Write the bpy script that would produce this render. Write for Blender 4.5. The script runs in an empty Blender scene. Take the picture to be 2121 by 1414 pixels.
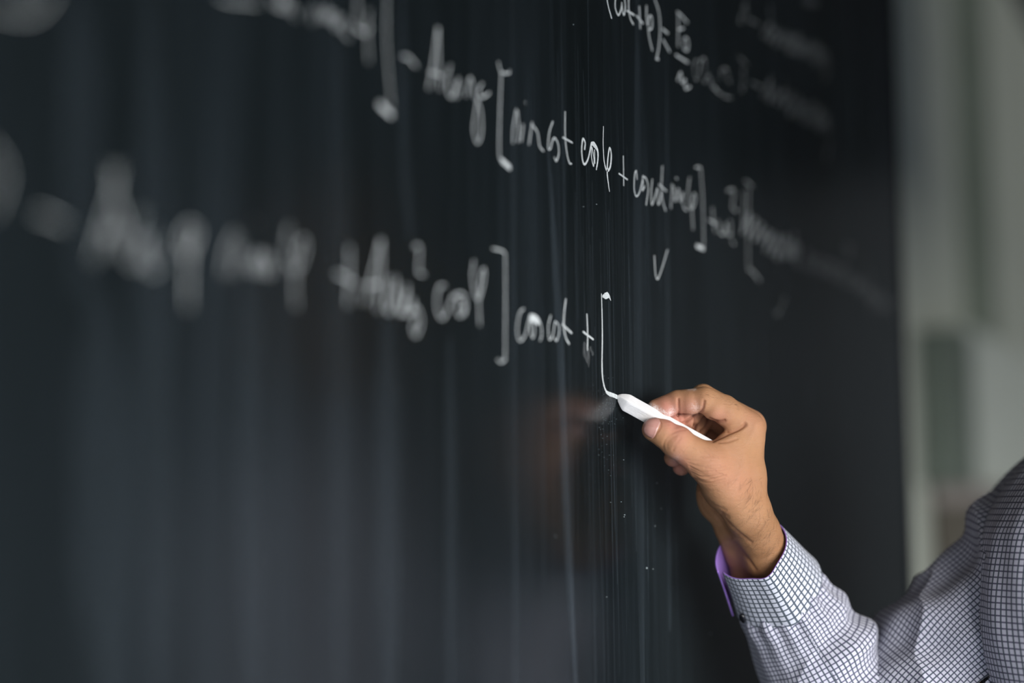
import bpy, math, random
import numpy as np
from mathutils import Vector, Matrix

# ---------------------------------------------------------------- camera, world, lights, exposure
F = 2925.0                      # focal length in pixels of the 2121 px wide frame
CX, CY = 1060.5, 707.0
PITCH = math.atan(348.0 / F)
TH = math.atan(1640.0 * math.cos(PITCH) / F)
FWD = np.array([math.cos(TH) * math.cos(PITCH), math.sin(TH) * math.cos(PITCH), math.sin(PITCH)])
RGT = np.array([math.sin(TH), -math.cos(TH), 0.0])
UPV = np.cross(RGT, FWD)

def ray(px, py):
    return FWD + (px - CX) / F * RGT - (py - CY) / F * UPV

DBOARD = float(ray(1278, 822)[1])      # camera to board distance so that the chalk tip is 1 m deep
CAM = np.array([0.0, -DBOARD, 1.45])

def on_plane(px, py, y=0.0):           # a point of the wall plane at that y
    d = ray(px, py)
    t = (y - CAM[1]) / d[1]
    return CAM + t * d

def cam_mm(px, py, dz=0.0):            # right / up / depth in mm
    Z = 1000.0 + dz
    return np.array([(px - CX) * Z / F, -(py - CY) * Z / F, Z])

def c2w(P):                            # camera-aligned mm -> world metres
    P = np.asarray(P, dtype=float) / 1000.0
    return CAM + P[..., 0:1] * RGT + P[..., 1:2] * UPV + P[..., 2:3] * FWD

def w2c(W):
    d = np.asarray(W, float) - CAM
    return np.stack([d @ RGT, d @ UPV, d @ FWD], -1) * 1000

scene = bpy.context.scene
cam_data = bpy.data.cameras.new('camera')
cam = bpy.data.objects.new('camera', cam_data)
scene.collection.objects.link(cam)
M = Matrix(((RGT[0], UPV[0], -FWD[0], CAM[0]),
            (RGT[1], UPV[1], -FWD[1], CAM[1]),
            (RGT[2], UPV[2], -FWD[2], CAM[2]), (0, 0, 0, 1)))
cam.matrix_world = M
cam_data.sensor_width = 36.0
cam_data.lens = 36.0 * F / 2121.0
cam_data.clip_start = 0.01
cam_data.dof.use_dof = True
cam_data.dof.focus_distance = 1.0
cam_data.dof.aperture_fstop = 1.32
scene.camera = cam

world = bpy.data.worlds.new('world')
scene.world = world
world.use_nodes = True
world.node_tree.nodes['Background'].inputs[0].default_value = (0.75, 0.85, 1.0, 1)
world.node_tree.nodes['Background'].inputs[1].default_value = 0.05

scene.view_settings.view_transform = 'Standard'
scene.view_settings.look = 'None'
scene.view_settings.gamma = 1.0
scene.view_settings.exposure = 0.0
scene.view_settings.use_curve_mapping = False

def area(name, loc, target, sx, sy, power, col):
    ld = bpy.data.lights.new(name, 'AREA')
    ld.shape = 'RECTANGLE'; ld.size = sx; ld.size_y = sy
    ld.energy = power; ld.color = col
    o = bpy.data.objects.new(name, ld)
    scene.collection.objects.link(o)
    o.location = loc
    o.rotation_euler = (Vector(target) - Vector(loc)).to_track_quat('-Z', 'Z').to_euler()
    return o

# daylight through the row of windows opposite the blackboard
WIN = [(-3.7, 0), (-1.95, 0), (-0.2, 0)]
for wx, _ in WIN:
    area('window_daylight', (wx, -4.35, 1.72), (wx, 0, 1.5), 1.5, 1.55, 195, (1.0, 0.985, 0.985))

# ---------------------------------------------------------------- helpers
COL = scene.collection

def tag(o, label=None, cat=None, group=None, kind=None):
    if label: o['label'] = label
    if cat: o['category'] = cat
    if group: o['group'] = group
    if kind: o['kind'] = kind
    return o

def empty(name, loc):
    o = bpy.data.objects.new(name, None)
    o.empty_display_size = 0.05
    o.location = loc
    COL.objects.link(o)
    return o

def mesh_obj(name, verts, faces, mat, parent=None, smooth=True, uv=None, attr=None):
    """verts in world coordinates; the mesh is stored relative to its parent's location"""
    verts = np.asarray(verts, float)
    off = np.array(parent_origin(parent))
    me = bpy.data.meshes.new(name)
    if isinstance(faces, np.ndarray):
        nf, k = faces.shape
        me.vertices.add(len(verts)); me.vertices.foreach_set('co', (verts - off).ravel())
        me.loops.add(nf * k); me.loops.foreach_set('vertex_index', faces.ravel().astype(np.int32))
        me.polygons.add(nf)
        me.polygons.foreach_set('loop_start', np.arange(0, nf * k, k, dtype=np.int32))
        me.update(calc_edges=True)
    else:
        me.from_pydata([tuple(v) for v in (verts - off)], [], faces)
    me.validate()
    if smooth:
        me.polygons.foreach_set('use_smooth', [True] * len(me.polygons))
    if uv is not None:                      # per-vertex uv
        lay = me.uv_layers.new(name='UVMap')
        idx = np.empty(len(me.loops), np.int32); me.loops.foreach_get('vertex_index', idx)
        lay.data.foreach_set('uv', np.asarray(uv, float)[idx].ravel())
    if attr is not None:
        for an, av in attr.items():
            a = me.attributes.new(an, 'FLOAT', 'POINT'); a.data.foreach_set('value', np.asarray(av, np.float32))
    if mat is not None:
        for m_ in (mat if isinstance(mat, (list, tuple)) else [mat]): me.materials.append(m_)
    o = bpy.data.objects.new(name, me)
    COL.objects.link(o)
    if parent is not None: o.parent = parent
    return o

def parent_origin(p):
    t = np.zeros(3)
    while p is not None:
        t += np.array(p.location); p = p.parent
    return t

def box(x0, x1, y0, y1, z0, z1):
    v = [(x, y, z) for x in (x0, x1) for y in (y0, y1) for z in (z0, z1)]
    f = [(0, 1, 3, 2), (4, 6, 7, 5), (0, 4, 5, 1), (2, 3, 7, 6), (0, 2, 6, 4), (1, 5, 7, 3)]
    return v, f

def boxes(lst):
    V, Fc = [], []
    for b in lst:
        v, f = box(*b); n = len(V)
        V += v; Fc += [tuple(i + n for i in q) for q in f]
    return V, Fc

def bevel(o, w=0.002, seg=2):
    m = o.modifiers.new('bevel', 'BEVEL'); m.width = w; m.segments = seg; m.limit_method = 'ANGLE'

# ---------------------------------------------------------------- materials
class NT:
    def __init__(s, name):
        s.m = bpy.data.materials.new(name); s.m.use_nodes = True
        s.t = s.m.node_tree; s.n = s.t.nodes; s.l = s.t.links
        s.b = s.n['Principled BSDF']
    def node(s, typ, **kw):
        nd = s.n.new(typ)
        for k, v in kw.items():
            if k.startswith('i_'):
                key = k[2:]; key = int(key) if key.isdigit() else key.replace('_', ' ')
                nd.inputs[key].default_value = v
            else: setattr(nd, k, v)
        return nd
    def link(s, a, b): s.l.new(a, b)
    def math(s, op, a, b=None, c=None, clamp=False):
        nd = s.n.new('ShaderNodeMath'); nd.operation = op; nd.use_clamp = clamp
        for i, v in enumerate((a, b, c)):
            if v is None: continue
            if hasattr(v, 'links'): s.l.new(v, nd.inputs[i])
            else: nd.inputs[i].default_value = v
        return nd.outputs[0]
    def mix(s, fac, a, b, mode='MIX'):
        nd = s.n.new('ShaderNodeMix'); nd.data_type = 'RGBA'; nd.blend_type = mode
        for i, v in ((0, fac), (6, a), (7, b)):
            if hasattr(v, 'links'): s.l.new(v, nd.inputs[i])
            else: nd.inputs[i].default_value = v if i == 0 else (*v, 1)[:4]
        return nd.outputs[2]
    def ramp(s, fac, pts):
        nd = s.n.new('ShaderNodeValToRGB'); e = nd.color_ramp.elements
        while len(e) < len(pts): e.new(0.5)
        for q, (p, c) in zip(e, pts):
            q.position = p; q.color = (*c, 1) if len(c) == 3 else c
        s.l.new(fac, nd.inputs[0]); return nd.outputs[0]
    def noise(s, vec, scale, detail=2, rough=0.5, dist=0.0):
        nd = s.n.new('ShaderNodeTexNoise'); nd.inputs['Scale'].default_value = scale
        nd.inputs['Detail'].default_value = detail; nd.inputs['Roughness'].default_value = rough
        nd.inputs['Distortion'].default_value = dist
        if vec is not None: s.l.new(vec, nd.inputs['Vector'])
        return nd.outputs[0]
    def mapping(s, vec, scale=(1, 1, 1), loc=(0, 0, 0), rot=(0, 0, 0)):
        nd = s.n.new('ShaderNodeMapping'); s.l.new(vec, nd.inputs[0])
        nd.inputs['Scale'].default_value = scale; nd.inputs['Location'].default_value = loc
        nd.inputs['Rotation'].default_value = rot
        return nd.outputs[0]
    def coord(s, which='Object'):
        return s.n.new('ShaderNodeTexCoord').outputs[which]
    def bump(s, h, strength=0.3, dist=0.001, normal=None):
        nd = s.n.new('ShaderNodeBump'); nd.inputs['Strength'].default_value = strength
        nd.inputs['Distance'].default_value = dist; s.l.new(h, nd.inputs['Height'])
        if normal is not None: s.l.new(normal, nd.inputs['Normal'])
        return nd.outputs[0]
    def set(s, **kw):
        for k, v in kw.items():
            k = k.replace('_', ' ')
            if hasattr(v, 'links'): s.l.new(v, s.b.inputs[k])
            else: s.b.inputs[k].default_value = (*v, 1) if isinstance(v, tuple) and len(v) == 3 else v

def plain(name, col, rough=0.6, scale=30, var=0.12, **kw):
    t = NT(name)
    n = t.noise(t.coord(), scale, 3)
    c2 = tuple(c * (1 - var) for c in col)
    t.set(Base_Color=t.mix(n, c2, tuple(min(1, c * (1 + var)) for c in col)), Roughness=rough, **kw)
    t.link(t.bump(n, 0.1, 0.0005), t.b.inputs['Normal'])
    return t.m

# blackboard enamel: dark, semi gloss, with vertical wiping streaks of chalk haze
def mat_board():
    t = NT('blackboard_enamel')
    co = t.coord()
    sep = t.node('ShaderNodeSeparateXYZ'); t.link(co, sep.inputs[0])
    # streak coordinate: world x, leaning a hair with height
    sx = t.math('ADD', sep.outputs[0], t.math('MULTIPLY', sep.outputs[2], 0.012))
    def streak(scale, seed, zs=0.25, detail=2):
        cb = t.node('ShaderNodeCombineXYZ')
        t.link(sx, cb.inputs[0]); cb.inputs[1].default_value = seed
        t.link(t.math('MULTIPLY', sep.outputs[2], zs / scale), cb.inputs[2])
        return t.noise(cb.outputs[0], scale, detail, 0.6)
    broad = streak(14, 3.1, 1.0)
    mid = streak(70, 7.7, 2.0)
    fine = streak(480, 1.3, 6.0, 3)
    s1 = t.ramp(broad, [(0.35, (0, 0, 0)), (0.75, (1, 1, 1))])
    s2 = t.ramp(mid, [(0.48, (0, 0, 0)), (0.78, (1, 1, 1))])
    s3 = t.ramp(fine, [(0.5, (0, 0, 0)), (0.8, (1, 1, 1))])
    patch = t.noise(co, 3.0, 2)
    haze = t.math('ADD', t.math('MULTIPLY', s1, 0.35), t.math('MULTIPLY', s2, 0.45))
    haze = t.math('ADD', haze, t.math('MULTIPLY', s3, 0.42))
    haze = t.math('MULTIPLY', haze, t.math('ADD', patch, 0.35))
    base = t.mix(haze, (0.0042, 0.0063, 0.0067), (0.0175, 0.0240, 0.0285))
    t.set(Base_Color=base, Roughness=t.math('ADD', 0.21, t.math('MULTIPLY', haze, 0.12)), IOR=1.45)
    return t.m

def mat_chalk(name, cover=0.5, grain=1500):
    t = NT(name)
    co = t.coord()
    n = t.noise(co, grain, 4, 0.7)
    a = t.ramp(n, [(cover - 0.06, (0, 0, 0)), (cover + 0.06, (1, 1, 1))])
    t.set(Base_Color=(0.62, 0.66, 0.65), Roughness=0.95, Alpha=a)
    t.b.inputs['Specular IOR Level'].default_value = 0.1
    return t.m

def mat_cloth(name, purple_mix, white=(0.49, 0.49, 0.56)):
    """small check woven from dark threads on white; UV in millimetres"""
    t = NT(name)
    uv = t.coord('UV')
    sep = t.node('ShaderNodeSeparateXYZ'); t.link(uv, sep.inputs[0])
    wob = t.noise(t.mapping(uv, (0.02, 0.02, 0.02)), 1.0, 2)
    PER = 4.35
    def line(src, off, width, soft=0.10):
        ph = t.math('FRACT', t.math('DIVIDE', t.math('ADD', src, off), PER))
        d = t.math('ABSOLUTE', t.math('SUBTRACT', ph, 0.5))
        return t.math('SUBTRACT', 1.0, t.math('SMOOTH_MIN', 1.0, t.math('DIVIDE', t.math('MAXIMUM', t.math('SUBTRACT', d, width), 0.0), soft), 0.02), clamp=True)
    lu = line(sep.outputs[0], 0.0, 0.120, 0.05)
    lv = line(sep.outputs[1], 0.0, 0.100, 0.05)
    dark = (0.020, 0.038, 0.050)
    soft = (0.055, 0.050, 0.095) if purple_mix else (0.022, 0.040, 0.052)
    c = t.mix(lv, white, soft)
    c = t.mix(t.math('MULTIPLY', lu, 0.97), c, dark)
    weave = t.noise(t.mapping(uv, (1, 1, 1)), 5.0, 2)
    c = t.mix(t.math('MULTIPLY', weave, 0.16), c, (0.45, 0.45, 0.55))
    t.set(Base_Color=c, Roughness=0.85)
    t.b.inputs['Specular IOR Level'].default_value = 0.2
    t.b.inputs['Sheen Weight'].default_value = 0.15
    wv = t.math('ADD', t.math('SINE', t.math('MULTIPLY', sep.outputs[0], 14.0)), t.math('SINE', t.math('MULTIPLY', sep.outputs[1], 14.0)))
    t.link(t.bump(wv, 0.12, 0.0002), t.b.inputs['Normal'])
    return t.m

def mat_skin():
    t = NT('skin')
    co = t.coord()
    red = t.node('ShaderNodeAttribute', attribute_name='red').outputs['Fac']
    crease = t.node('ShaderNodeAttribute', attribute_name='crease').outputs['Fac']
    dust = t.node('ShaderNodeAttribute', attribute_name='dust').outputs['Fac']
    tan = t.node('ShaderNodeAttribute', attribute_name='tan').outputs['Fac']
    n1 = t.noise(co, 60, 4, 0.6); n2 = t.noise(co, 420, 3, 0.6)
    base = t.mix(n1, (0.405, 0.196, 0.088), (0.475, 0.262, 0.130))
    base = t.mix(t.math('MULTIPLY', n2, 0.35), base, (0.3510, 0.1755, 0.0975))
    base = t.mix(t.math('MULTIPLY', tan, 0.75), base, (0.2964, 0.1482, 0.0663))
    base = t.mix(t.math('MULTIPLY', red, 0.9), base, (0.58, 0.235, 0.18))
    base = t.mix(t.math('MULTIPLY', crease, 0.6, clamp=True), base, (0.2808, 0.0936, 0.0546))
    # freckles
    vo = t.node('ShaderNodeTexVoronoi'); t.link(co, vo.inputs['Vector']); vo.inputs['Scale'].default_value = 210
    fk = t.ramp(vo.outputs['Distance'], [(0.10, (1, 1, 1)), (0.22, (0, 0, 0))])
    pick = t.ramp(t.noise(co, 140, 1), [(0.56, (0, 0, 0)), (0.64, (1, 1, 1))])
    base = t.mix(t.math('MULTIPLY', t.math('MULTIPLY', fk, pick), t.math('MULTIPLY', tan, 0.7)), base, (0.33, 0.13, 0.06))
    dn = t.ramp(t.noise(co, 900, 3, 0.7), [(0.40, (0, 0, 0)), (0.62, (1, 1, 1))])
    base = t.mix(t.math('MULTIPLY', dust, t.math('ADD', t.math('MULTIPLY', dn, 0.75), 0.15), clamp=True), base, (0.85, 0.80, 0.78))
    t.set(Base_Color=base, Roughness=0.47)
    t.b.inputs['Subsurface Weight'].default_value = 0.14
    t.b.inputs['Subsurface Radius'].default_value = (1.0, 0.35, 0.2)
    t.b.inputs['Subsurface Scale'].default_value = 0.004
    t.b.inputs['Specular IOR Level'].default_value = 0.35
    # fine skin lines: stretched voronoi + noise
    vb = t.node('ShaderNodeTexVoronoi', feature='DISTANCE_TO_EDGE'); vb.inputs['Scale'].default_value = 1300
    t.link(t.mapping(co, (1, 1, 1.4)), vb.inputs['Vector'])
    ln = t.ramp(vb.outputs['Distance'], [(0.0, (0, 0, 0)), (0.18, (1, 1, 1))])
    wr = t.noise(t.mapping(co, (0.5, 0.5, 2.2), rot=(0.2, 0.5, 0)), 330, 3, 0.6, 0.6)
    h = t.math('ADD', t.math('MULTIPLY', ln, 0.35), t.math('MULTIPLY', wr, 1.1))
    t.link(t.bump(h, 0.55, 0.0006), t.b.inputs['Normal'])
    return t.m

MB_ = mat_board()
M_CHALKLINE = mat_chalk('chalk_mark', 0.41, 2200)
M_CHALKFAINT = mat_chalk('chalk_mark_faint', 0.52, 900)
def mat_smudge():
    t = NT('chalk_smudge')
    n = t.noise(t.mapping(t.coord(), (1, 1, 0.25)), 420, 4, 0.6)
    t.set(Base_Color=(0.7, 0.74, 0.74), Roughness=0.95, Alpha=t.ramp(n, [(0.35, (0.01,) * 3), (0.75, (0.13,) * 3)]))
    return t.m
M_SMUDGE = mat_smudge()
M_SHIRT = mat_cloth('checked_cotton', True)
M_CUFF = mat_cloth('checked_cotton_cuff', False, (0.53, 0.55, 0.61))
M_SKIN = mat_skin()
M_LINING = plain('purple_lining', (0.30, 0.17, 0.55), 0.8, 400)
M_WALL = plain('wall_paint', (0.36, 0.385, 0.325), 0.75, 6, 0.05)
M_WALLR = plain('wall_paint_room', (0.50, 0.55, 0.66), 0.8, 6, 0.05)
M_WALLFAR = plain('wall_paint_far', (0.13, 0.137, 0.14), 0.8, 6, 0.05)
M_CEIL = plain('ceiling_paint', (0.035, 0.038, 0.038), 0.9, 6, 0.05)
M_FLOOR = plain('floor_linoleum', (0.22, 0.27, 0.38), 0.5, 12, 0.15)
M_DKGREEN = plain('green_steel', (0.085, 0.105, 0.085), 0.5, 20)
M_PALE = plain('pale_panel', (0.38, 0.41, 0.36), 0.7, 5, 0.06)
M_MAUVE = plain('ledge_laminate', (0.19, 0.17, 0.155), 0.6, 8)
M_BROWN = plain('brown_laminate', (0.065, 0.057, 0.043), 0.6, 8)
M_ALU = plain('aluminium', (0.25, 0.26, 0.26), 0.4, 60, 0.05, Metallic=0.8)
M_BLACK = plain('black_enamel', (0.006, 0.006, 0.008), 0.15, 60)
M_TROUSER = plain('dark_trousers', (0.03, 0.035, 0.05), 0.85, 200)
M_SHOE = plain('black_leather', (0.012, 0.01, 0.01), 0.35, 60)
M_HAIR = plain('dark_hair', (0.03, 0.022, 0.018), 0.5, 300)

# ---------------------------------------------------------------- room
BX1 = float(on_plane(1869, 700)[0])           # right edge of the board
BZ1 = float(on_plane(1848, 4)[2])             # top edge of the board
BX0, BZ0 = -1.6, 0.78
XR, XL, YF, H = 6.4, -4.6, -4.4, 2.95
YW = 0.24                                    # face of the wall behind the board

def struct(name, lst, mat):
    v, f = boxes(lst)
    o = mesh_obj(name, v, f, mat, smooth=False); o['kind'] = 'structure'; return o

struct('floor', [(XL - .2, XR + .2, YF - .2, .6, -0.1, 0)], M_FLOOR)
struct('ceiling', [(XL - .2, XR + .2, YF - .2, .6, H, H + 0.1)], M_CEIL)
struct('wall_back', [(XL - .2, XR + .2, YW, YW + .2, 0, H)], M_WALL)
struct('wall_right', [(XR, XR + .2, YF, YW, 0, H)], M_WALLFAR)
struct('wall_left', [(XL - .2, XL, YF, YW, 0, H)], plain('wall_paint_left', (0.6, 0.62, 0.62), 0.8, 6, 0.05))
wl = [(XL - .2, XR + .2, YF - .2, YF, 0, 0.95), (XL - .2, XR + .2, YF - .2, YF, 2.55, H)]
edges = [XL - .2] + [e for wx, _ in WIN for e in (wx - .8, wx + .8)] + [XR + .2]
for i in range(0, len(edges), 2): wl.append((edges[i], edges[i + 1], YF - .2, YF, 0.95, 2.55))
struct('wall_front', wl, M_WALLR)
for i, (wx, _) in enumerate(WIN):
    struct('window_%d' % (i + 1), [(wx - .8, wx - .74, YF - .12, YF - .06, .95, 2.55), (wx + .74, wx + .8, YF - .12, YF - .06, .95, 2.55),
                                   (wx - .74, wx + .74, YF - .12, YF - .06, .95, 1.01), (wx - .74, wx + .74, YF - .12, YF - .06, 2.49, 2.55)], M_ALU)

# ---------------------------------------------------------------- blackboard with its writing
bb = empty('blackboard', (BX1 - 1.5, 0.0, BZ0))
tag(bb, 'wide dark green-black chalkboard covered in handwritten formulas', 'blackboard')
v, f = boxes([(BX0, BX1, 0.0, 0.022, BZ0, BZ1)])
o = mesh_obj('writing_surface', v, f, MB_, bb, smooth=False)
fr = 0.012
v, f = boxes([(BX1, BX1 + fr, -0.002, 0.03, BZ0 - fr, BZ1 + fr), (BX0 - fr, BX0, -0.002, 0.03, BZ0 - fr, BZ1 + fr),
              (BX0, BX1, -0.002, 0.03, BZ1, BZ1 + fr), (BX0, BX1, -0.002, 0.03, BZ0 - fr, BZ0)])
o = mesh_obj('frame', v, f, M_BLACK, bb, smooth=False)
v, f = boxes([(BX0 + 0.3, BX1 - 0.3, 0.03, YW, 0.95, 1.05), (BX0 + 0.3, BX1 - 0.3, 0.03, YW, 1.8, 1.9)])
o = mesh_obj('wall_bracket', v, f, M_ALU, bb, smooth=False)
v, f = boxes([(BX0, BX1, -0.07, 0.0, BZ0 - fr - 0.02, BZ0 - fr)])
o = mesh_obj('chalk_tray', v, f, M_ALU, bb, smooth=False)

def smooth_line(P, n=10):
    P = np.asarray(P, float)
    if len(P) < 3:
        return np.array([P[0] + (P[-1] - P[0]) * t for t in np.linspace(0, 1, n)])
    Q = np.vstack([2 * P[0] - P[1], P, 2 * P[-1] - P[-2]])
    out = []
    for i in range(1, len(Q) - 2):
        p0, p1, p2, p3 = Q[i - 1], Q[i], Q[i + 1], Q[i + 2]
        for t in np.linspace(0, 1, n, endpoint=False):
            out.append(0.5 * ((2 * p1) + (-p0 + p2) * t + (2 * p0 - 5 * p1 + 4 * p2 - p3) * t * t + (-p0 + 3 * p1 - 3 * p2 + p3) * t ** 3))
    out.append(Q[-2])
    return np.array(out)

CROP = {'A': (650, 0, 3.2138), 'B': (1150, 0, 3.03), 'C': (1150, 240, 2.828), 'D': (650, 450, 2.8286),
        'E': (0, 280, 3.03), 'F': (400, 0, 4.242), 'P': (0, 0, 1.0), 'S': (1100, 580, 5.892)}
strokecount = [0]
def ribbon(pts3, w, V, Fc, y):
    """flat chalk film along a polyline on the board (x,z), width w (metres) or list"""
    P = pts3
    n = len(P)
    W = np.full(n, w) if np.isscalar(w) else np.interp(np.linspace(0, 1, n), np.linspace(0, 1, len(w)), w)
    T = np.gradient(P, axis=0); T /= np.linalg.norm(T, axis=1)[:, None] + 1e-12
    N = np.stack([-T[:, 1], T[:, 0]], 1)
    rng = random.Random(n * 7 + int(P[0, 0] * 1e5))
    b = len(V)
    def put(q): V.append((q[0], y, q[1]))
    # start cap, sides, end cap
    for i in range(n):
        j = 1 + 0.10 * (rng.random() - .5)
        put(P[i] + N[i] * W[i] / 2 * j); put(P[i] - N[i] * W[i] / 2 * j)
    for i in range(n - 1):
        Fc.append((b + 2 * i, b + 2 * i + 1, b + 2 * i + 3, b + 2 * i + 2))
    for end, sgn in ((0, -1), (n - 1, 1)):
        ring = [b + 2 * end]
        for a in (45, 90, 135):
            ca, sa = math.cos(math.radians(a)), math.sin(math.radians(a))
            ring.append(len(V)); put(P[end] + N[end] * W[end] / 2 * ca + T[end] * sgn * W[end] / 2 * sa)
        ring.append(b + 2 * end + 1)
        Fc.append(tuple(ring if sgn < 0 else ring[::-1]))

def writing(name, crop, strokes, w=0.0020, mat=None, label=None):
    ox, oy, sc = CROP[crop]
    w = w * {'A': .55, 'B': .6, 'C': .58, 'D': .48, 'S': .7, 'E': .34, 'F': .38, 'P': .36}.get(crop, 1)
    if crop == 'P' and name == 'wiped_streak': pass
    if crop == 'B' and mat is None:
        xs = [q[0] for st in strokes for q in (st[0] if isinstance(st, tuple) and isinstance(st[0], list) else st)]
        if sum(xs) / len(xs) > 860: mat = M_CHALKFAINT
        else: w *= 1.35
    V, Fc = [], []
    for s in strokes:
        ww = w
        if isinstance(s, tuple) and isinstance(s[0], list): s, ww = s
        S = smooth_line([(ox + a / sc, oy + b_ / sc) for a, b_ in s], 8)
        P = np.array([on_plane(a, b_)[[0, 2]] for a, b_ in S])
        strokecount[0] += 1
        ribbon(P, ww, V, Fc, -0.00025 - 1.5e-6 * strokecount[0])
    Fc = [tuple(reversed(q)) for q in Fc]
    o = mesh_obj(name, V, Fc, mat or M_CHALKLINE, bb, smooth=False)
    if label: o['label'] = label
    return o

def squig(x0, y0, x1, y1, amp, n, lean=0.3):
    r = random.Random(int(x0 + y1)); out = []
    for i in range(n * 2 + 1):
        t = i / (n * 2)
        s = (-1 if i % 2 else 1) * amp * (0.6 + 0.5 * r.random())
        out.append((x0 + (x1 - x0) * t - lean * s * 0.25, y0 + (y1 - y0) * t + s))
    return out

# lower line of the derivation
writing('chalk_closing_bracket', 'D', [[(1048, 183), (1080, 190), (1108, 200), (1120, 215)], [(1120, 215), (1121, 500), (1119, 828)], [(1120, 832), (1096, 848), (1076, 834)]])
writing('chalk_word', 'D', [[(1228, 535), (1205, 560), (1190, 640), (1195, 705), (1212, 722), (1238, 685), (1256, 610), (1268, 580)],
                            [(1268, 590), (1266, 650), (1280, 705), (1292, 660), (1280, 600), (1300, 592), (1325, 620), (1334, 680), (1325, 722)],
                            ([(1270, 590), (1290, 592), (1310, 608)], 0.005)])
writing('chalk_letter', 'D', [[(1386, 575), (1372, 640), (1378, 715), (1398, 690), (1410, 620), (1416, 612), (1436, 640), (1433, 690), (1420, 722), (1408, 705)]])
writing('chalk_letter', 'S', [[(420, 235), (400, 400), (395, 560), (420, 700), (460, 775)], [(380, 540), (430, 590), (492, 645)]])
writing('chalk_plus_sign', 'S', [[(678, 420), (686, 640), (684, 850)], [(632, 630), (690, 675), (755, 722)]])
writing('chalk_opening_bracket', 'S', [([(855, 170), (862, 400), (866, 700), (862, 1000), (868, 1180), (890, 1300), (915, 1360)], [0.0011, 0.0015, 0.0018, 0.0019, 0.0018, 0.0018]),
                                      ([(872, 198), (905, 192), (935, 187)], [0.0018, 0.0048, 0.0040]), ([(925, 172), (948, 198), (968, 245)], [0.0035, 0.0026, 0.0008]),
                                      ([(915, 1365), (955, 1390), (1000, 1405), (1045, 1425)], [0.0022, 0.003, 0.003, 0.003])])
writing('chalk_smudge', 'S', [([(655, 800), (668, 880), (688, 960), (700, 1060)], [0.006, 0.011, 0.007, 0.001]), ([(720, 830), (750, 900)], 0.003)], mat=M_SMUDGE, label='faint wiped smear of chalk')
writing('chalk_plus_sign', 'D', [[(208, 175), (206, 330), (200, 515)], [(132, 330), (185, 355), (238, 390)]])
writing('chalk_letter', 'D', [[(390, 130), (350, 300), (295, 505)], [(393, 135), (390, 330), (372, 545)], [(305, 400), (340, 395), (385, 390)]])
writing('chalk_letter', 'D', [[(430, 345), (420, 480), (438, 560), (470, 470), (478, 345), (485, 470), (505, 565), (540, 470), (548, 400)]])
writing('chalk_letter', 'D', [[(548, 405), (520, 545), (560, 560), (580, 480), (580, 560), (600, 530), (625, 600), (610, 670), (590, 690), (578, 640), (600, 600)]])
writing('chalk_superscript', 'D', [[(590, 175), (605, 165), (618, 185), (614, 260), (612, 320)], [(612, 325), (640, 335)]])
writing('chalk_word', 'D', [[(762, 400), (735, 405), (720, 460), (722, 540), (748, 590), (775, 560), (800, 490), (815, 455)],
                            [(820, 470), (845, 445), (880, 460), (890, 520), (878, 570)], [(842, 470), (838, 550), (855, 580), (880, 540), (865, 480)]])
writing('chalk_letter', 'D', [[(935, 255), (925, 340), (938, 440), (962, 480), (985, 420), (1000, 330), (990, 300), (972, 370), (965, 500), (970, 630)]])
writing('chalk_minus_sign', 'E', [[(235, 490), (310, 515), (400, 555)]], w=0.0022)
writing('chalk_parenthesis', 'P', [[(-28, 300), (2, 345), (4, 380), (-18, 440)]])
writing('chalk_letter', 'E', [[(742, 205), (700, 400), (650, 560), (590, 780)], [(700, 200), (720, 380), (770, 560), (790, 640)], [(630, 600), (690, 620), (740, 600)], [(700, 560), (690, 720)]])
writing('chalk_letter', 'E', [[(890, 480), (830, 640), (800, 740), (830, 810), (880, 770), (910, 640), (915, 780), (950, 860), (1000, 800), (1000, 620)]])
writing('chalk_letter', 'E', [[(1235, 590), (1180, 560), (1140, 640), (1160, 740), (1210, 700), (1240, 590), (1190, 760), (1175, 930), (1180, 1080)], [(1180, 600), (1178, 1070)]])
writing('chalk_word', 'E', [[(1470, 610), (1420, 720), (1400, 870)], [(1500, 650), (1480, 760), (1470, 870)],
                            [(1560, 760), (1580, 860), (1610, 730), (1635, 870), (1660, 740), (1690, 880), (1700, 770)]])
writing('chalk_dot', 'E', [[(1595, 535), (1605, 550)]], w=0.002, mat=M_CHALKFAINT)
writing('chalk_letter', 'E', [[(1812, 570), (1795, 680), (1820, 830), (1870, 840), (1915, 700), (1895, 650), (1860, 740), (1848, 900), (1855, 1080)]])
# line above it
writing('chalk_word', 'F', [[(230, -30), (330, 5), (470, 20), (560, 35)], [(690, -20), (720, 40), (790, 60), (770, -40), (850, 40), (880, 90), (900, 160)],
                            [(800, -20), (760, 40), (840, 90)]])
writing('chalk_word', 'F', [[(1060, 60), (1045, 200)], [(1110, 70), (1130, 170), (1180, 80), (1190, 190), (1230, 110), (1250, 250), (1300, 150), (1310, 260), (1370, 340)],
                            [(1390, 200), (1440, 260), (1500, 290)]])
writing('chalk_letter', 'F', [[(1440, -60), (1440, 100), (1450, 230), (1510, 290), (1550, 240)], [(1540, 90), (1530, 300), (1540, 540)]])
writing('chalk_closing_bracket', 'F', [[(1700, -80), (1695, 300), (1720, 700), (1742, 940)], ([(1640, 920), (1680, 960), (1735, 1010)], 0.003)])
writing('chalk_tilde', 'A', [[(590, 375), (630, 385), (655, 415), (678, 440)]])
writing('chalk_letter', 'A', [[(822, 185), (795, 400), (762, 590)], [(826, 190), (828, 380), (838, 600)], [(770, 480), (805, 490), (850, 505)]])
writing('chalk_letter', 'A', [[(905, 435), (888, 540), (895, 630), (925, 640), (950, 560), (962, 520), (955, 600), (950, 650)]])
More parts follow.
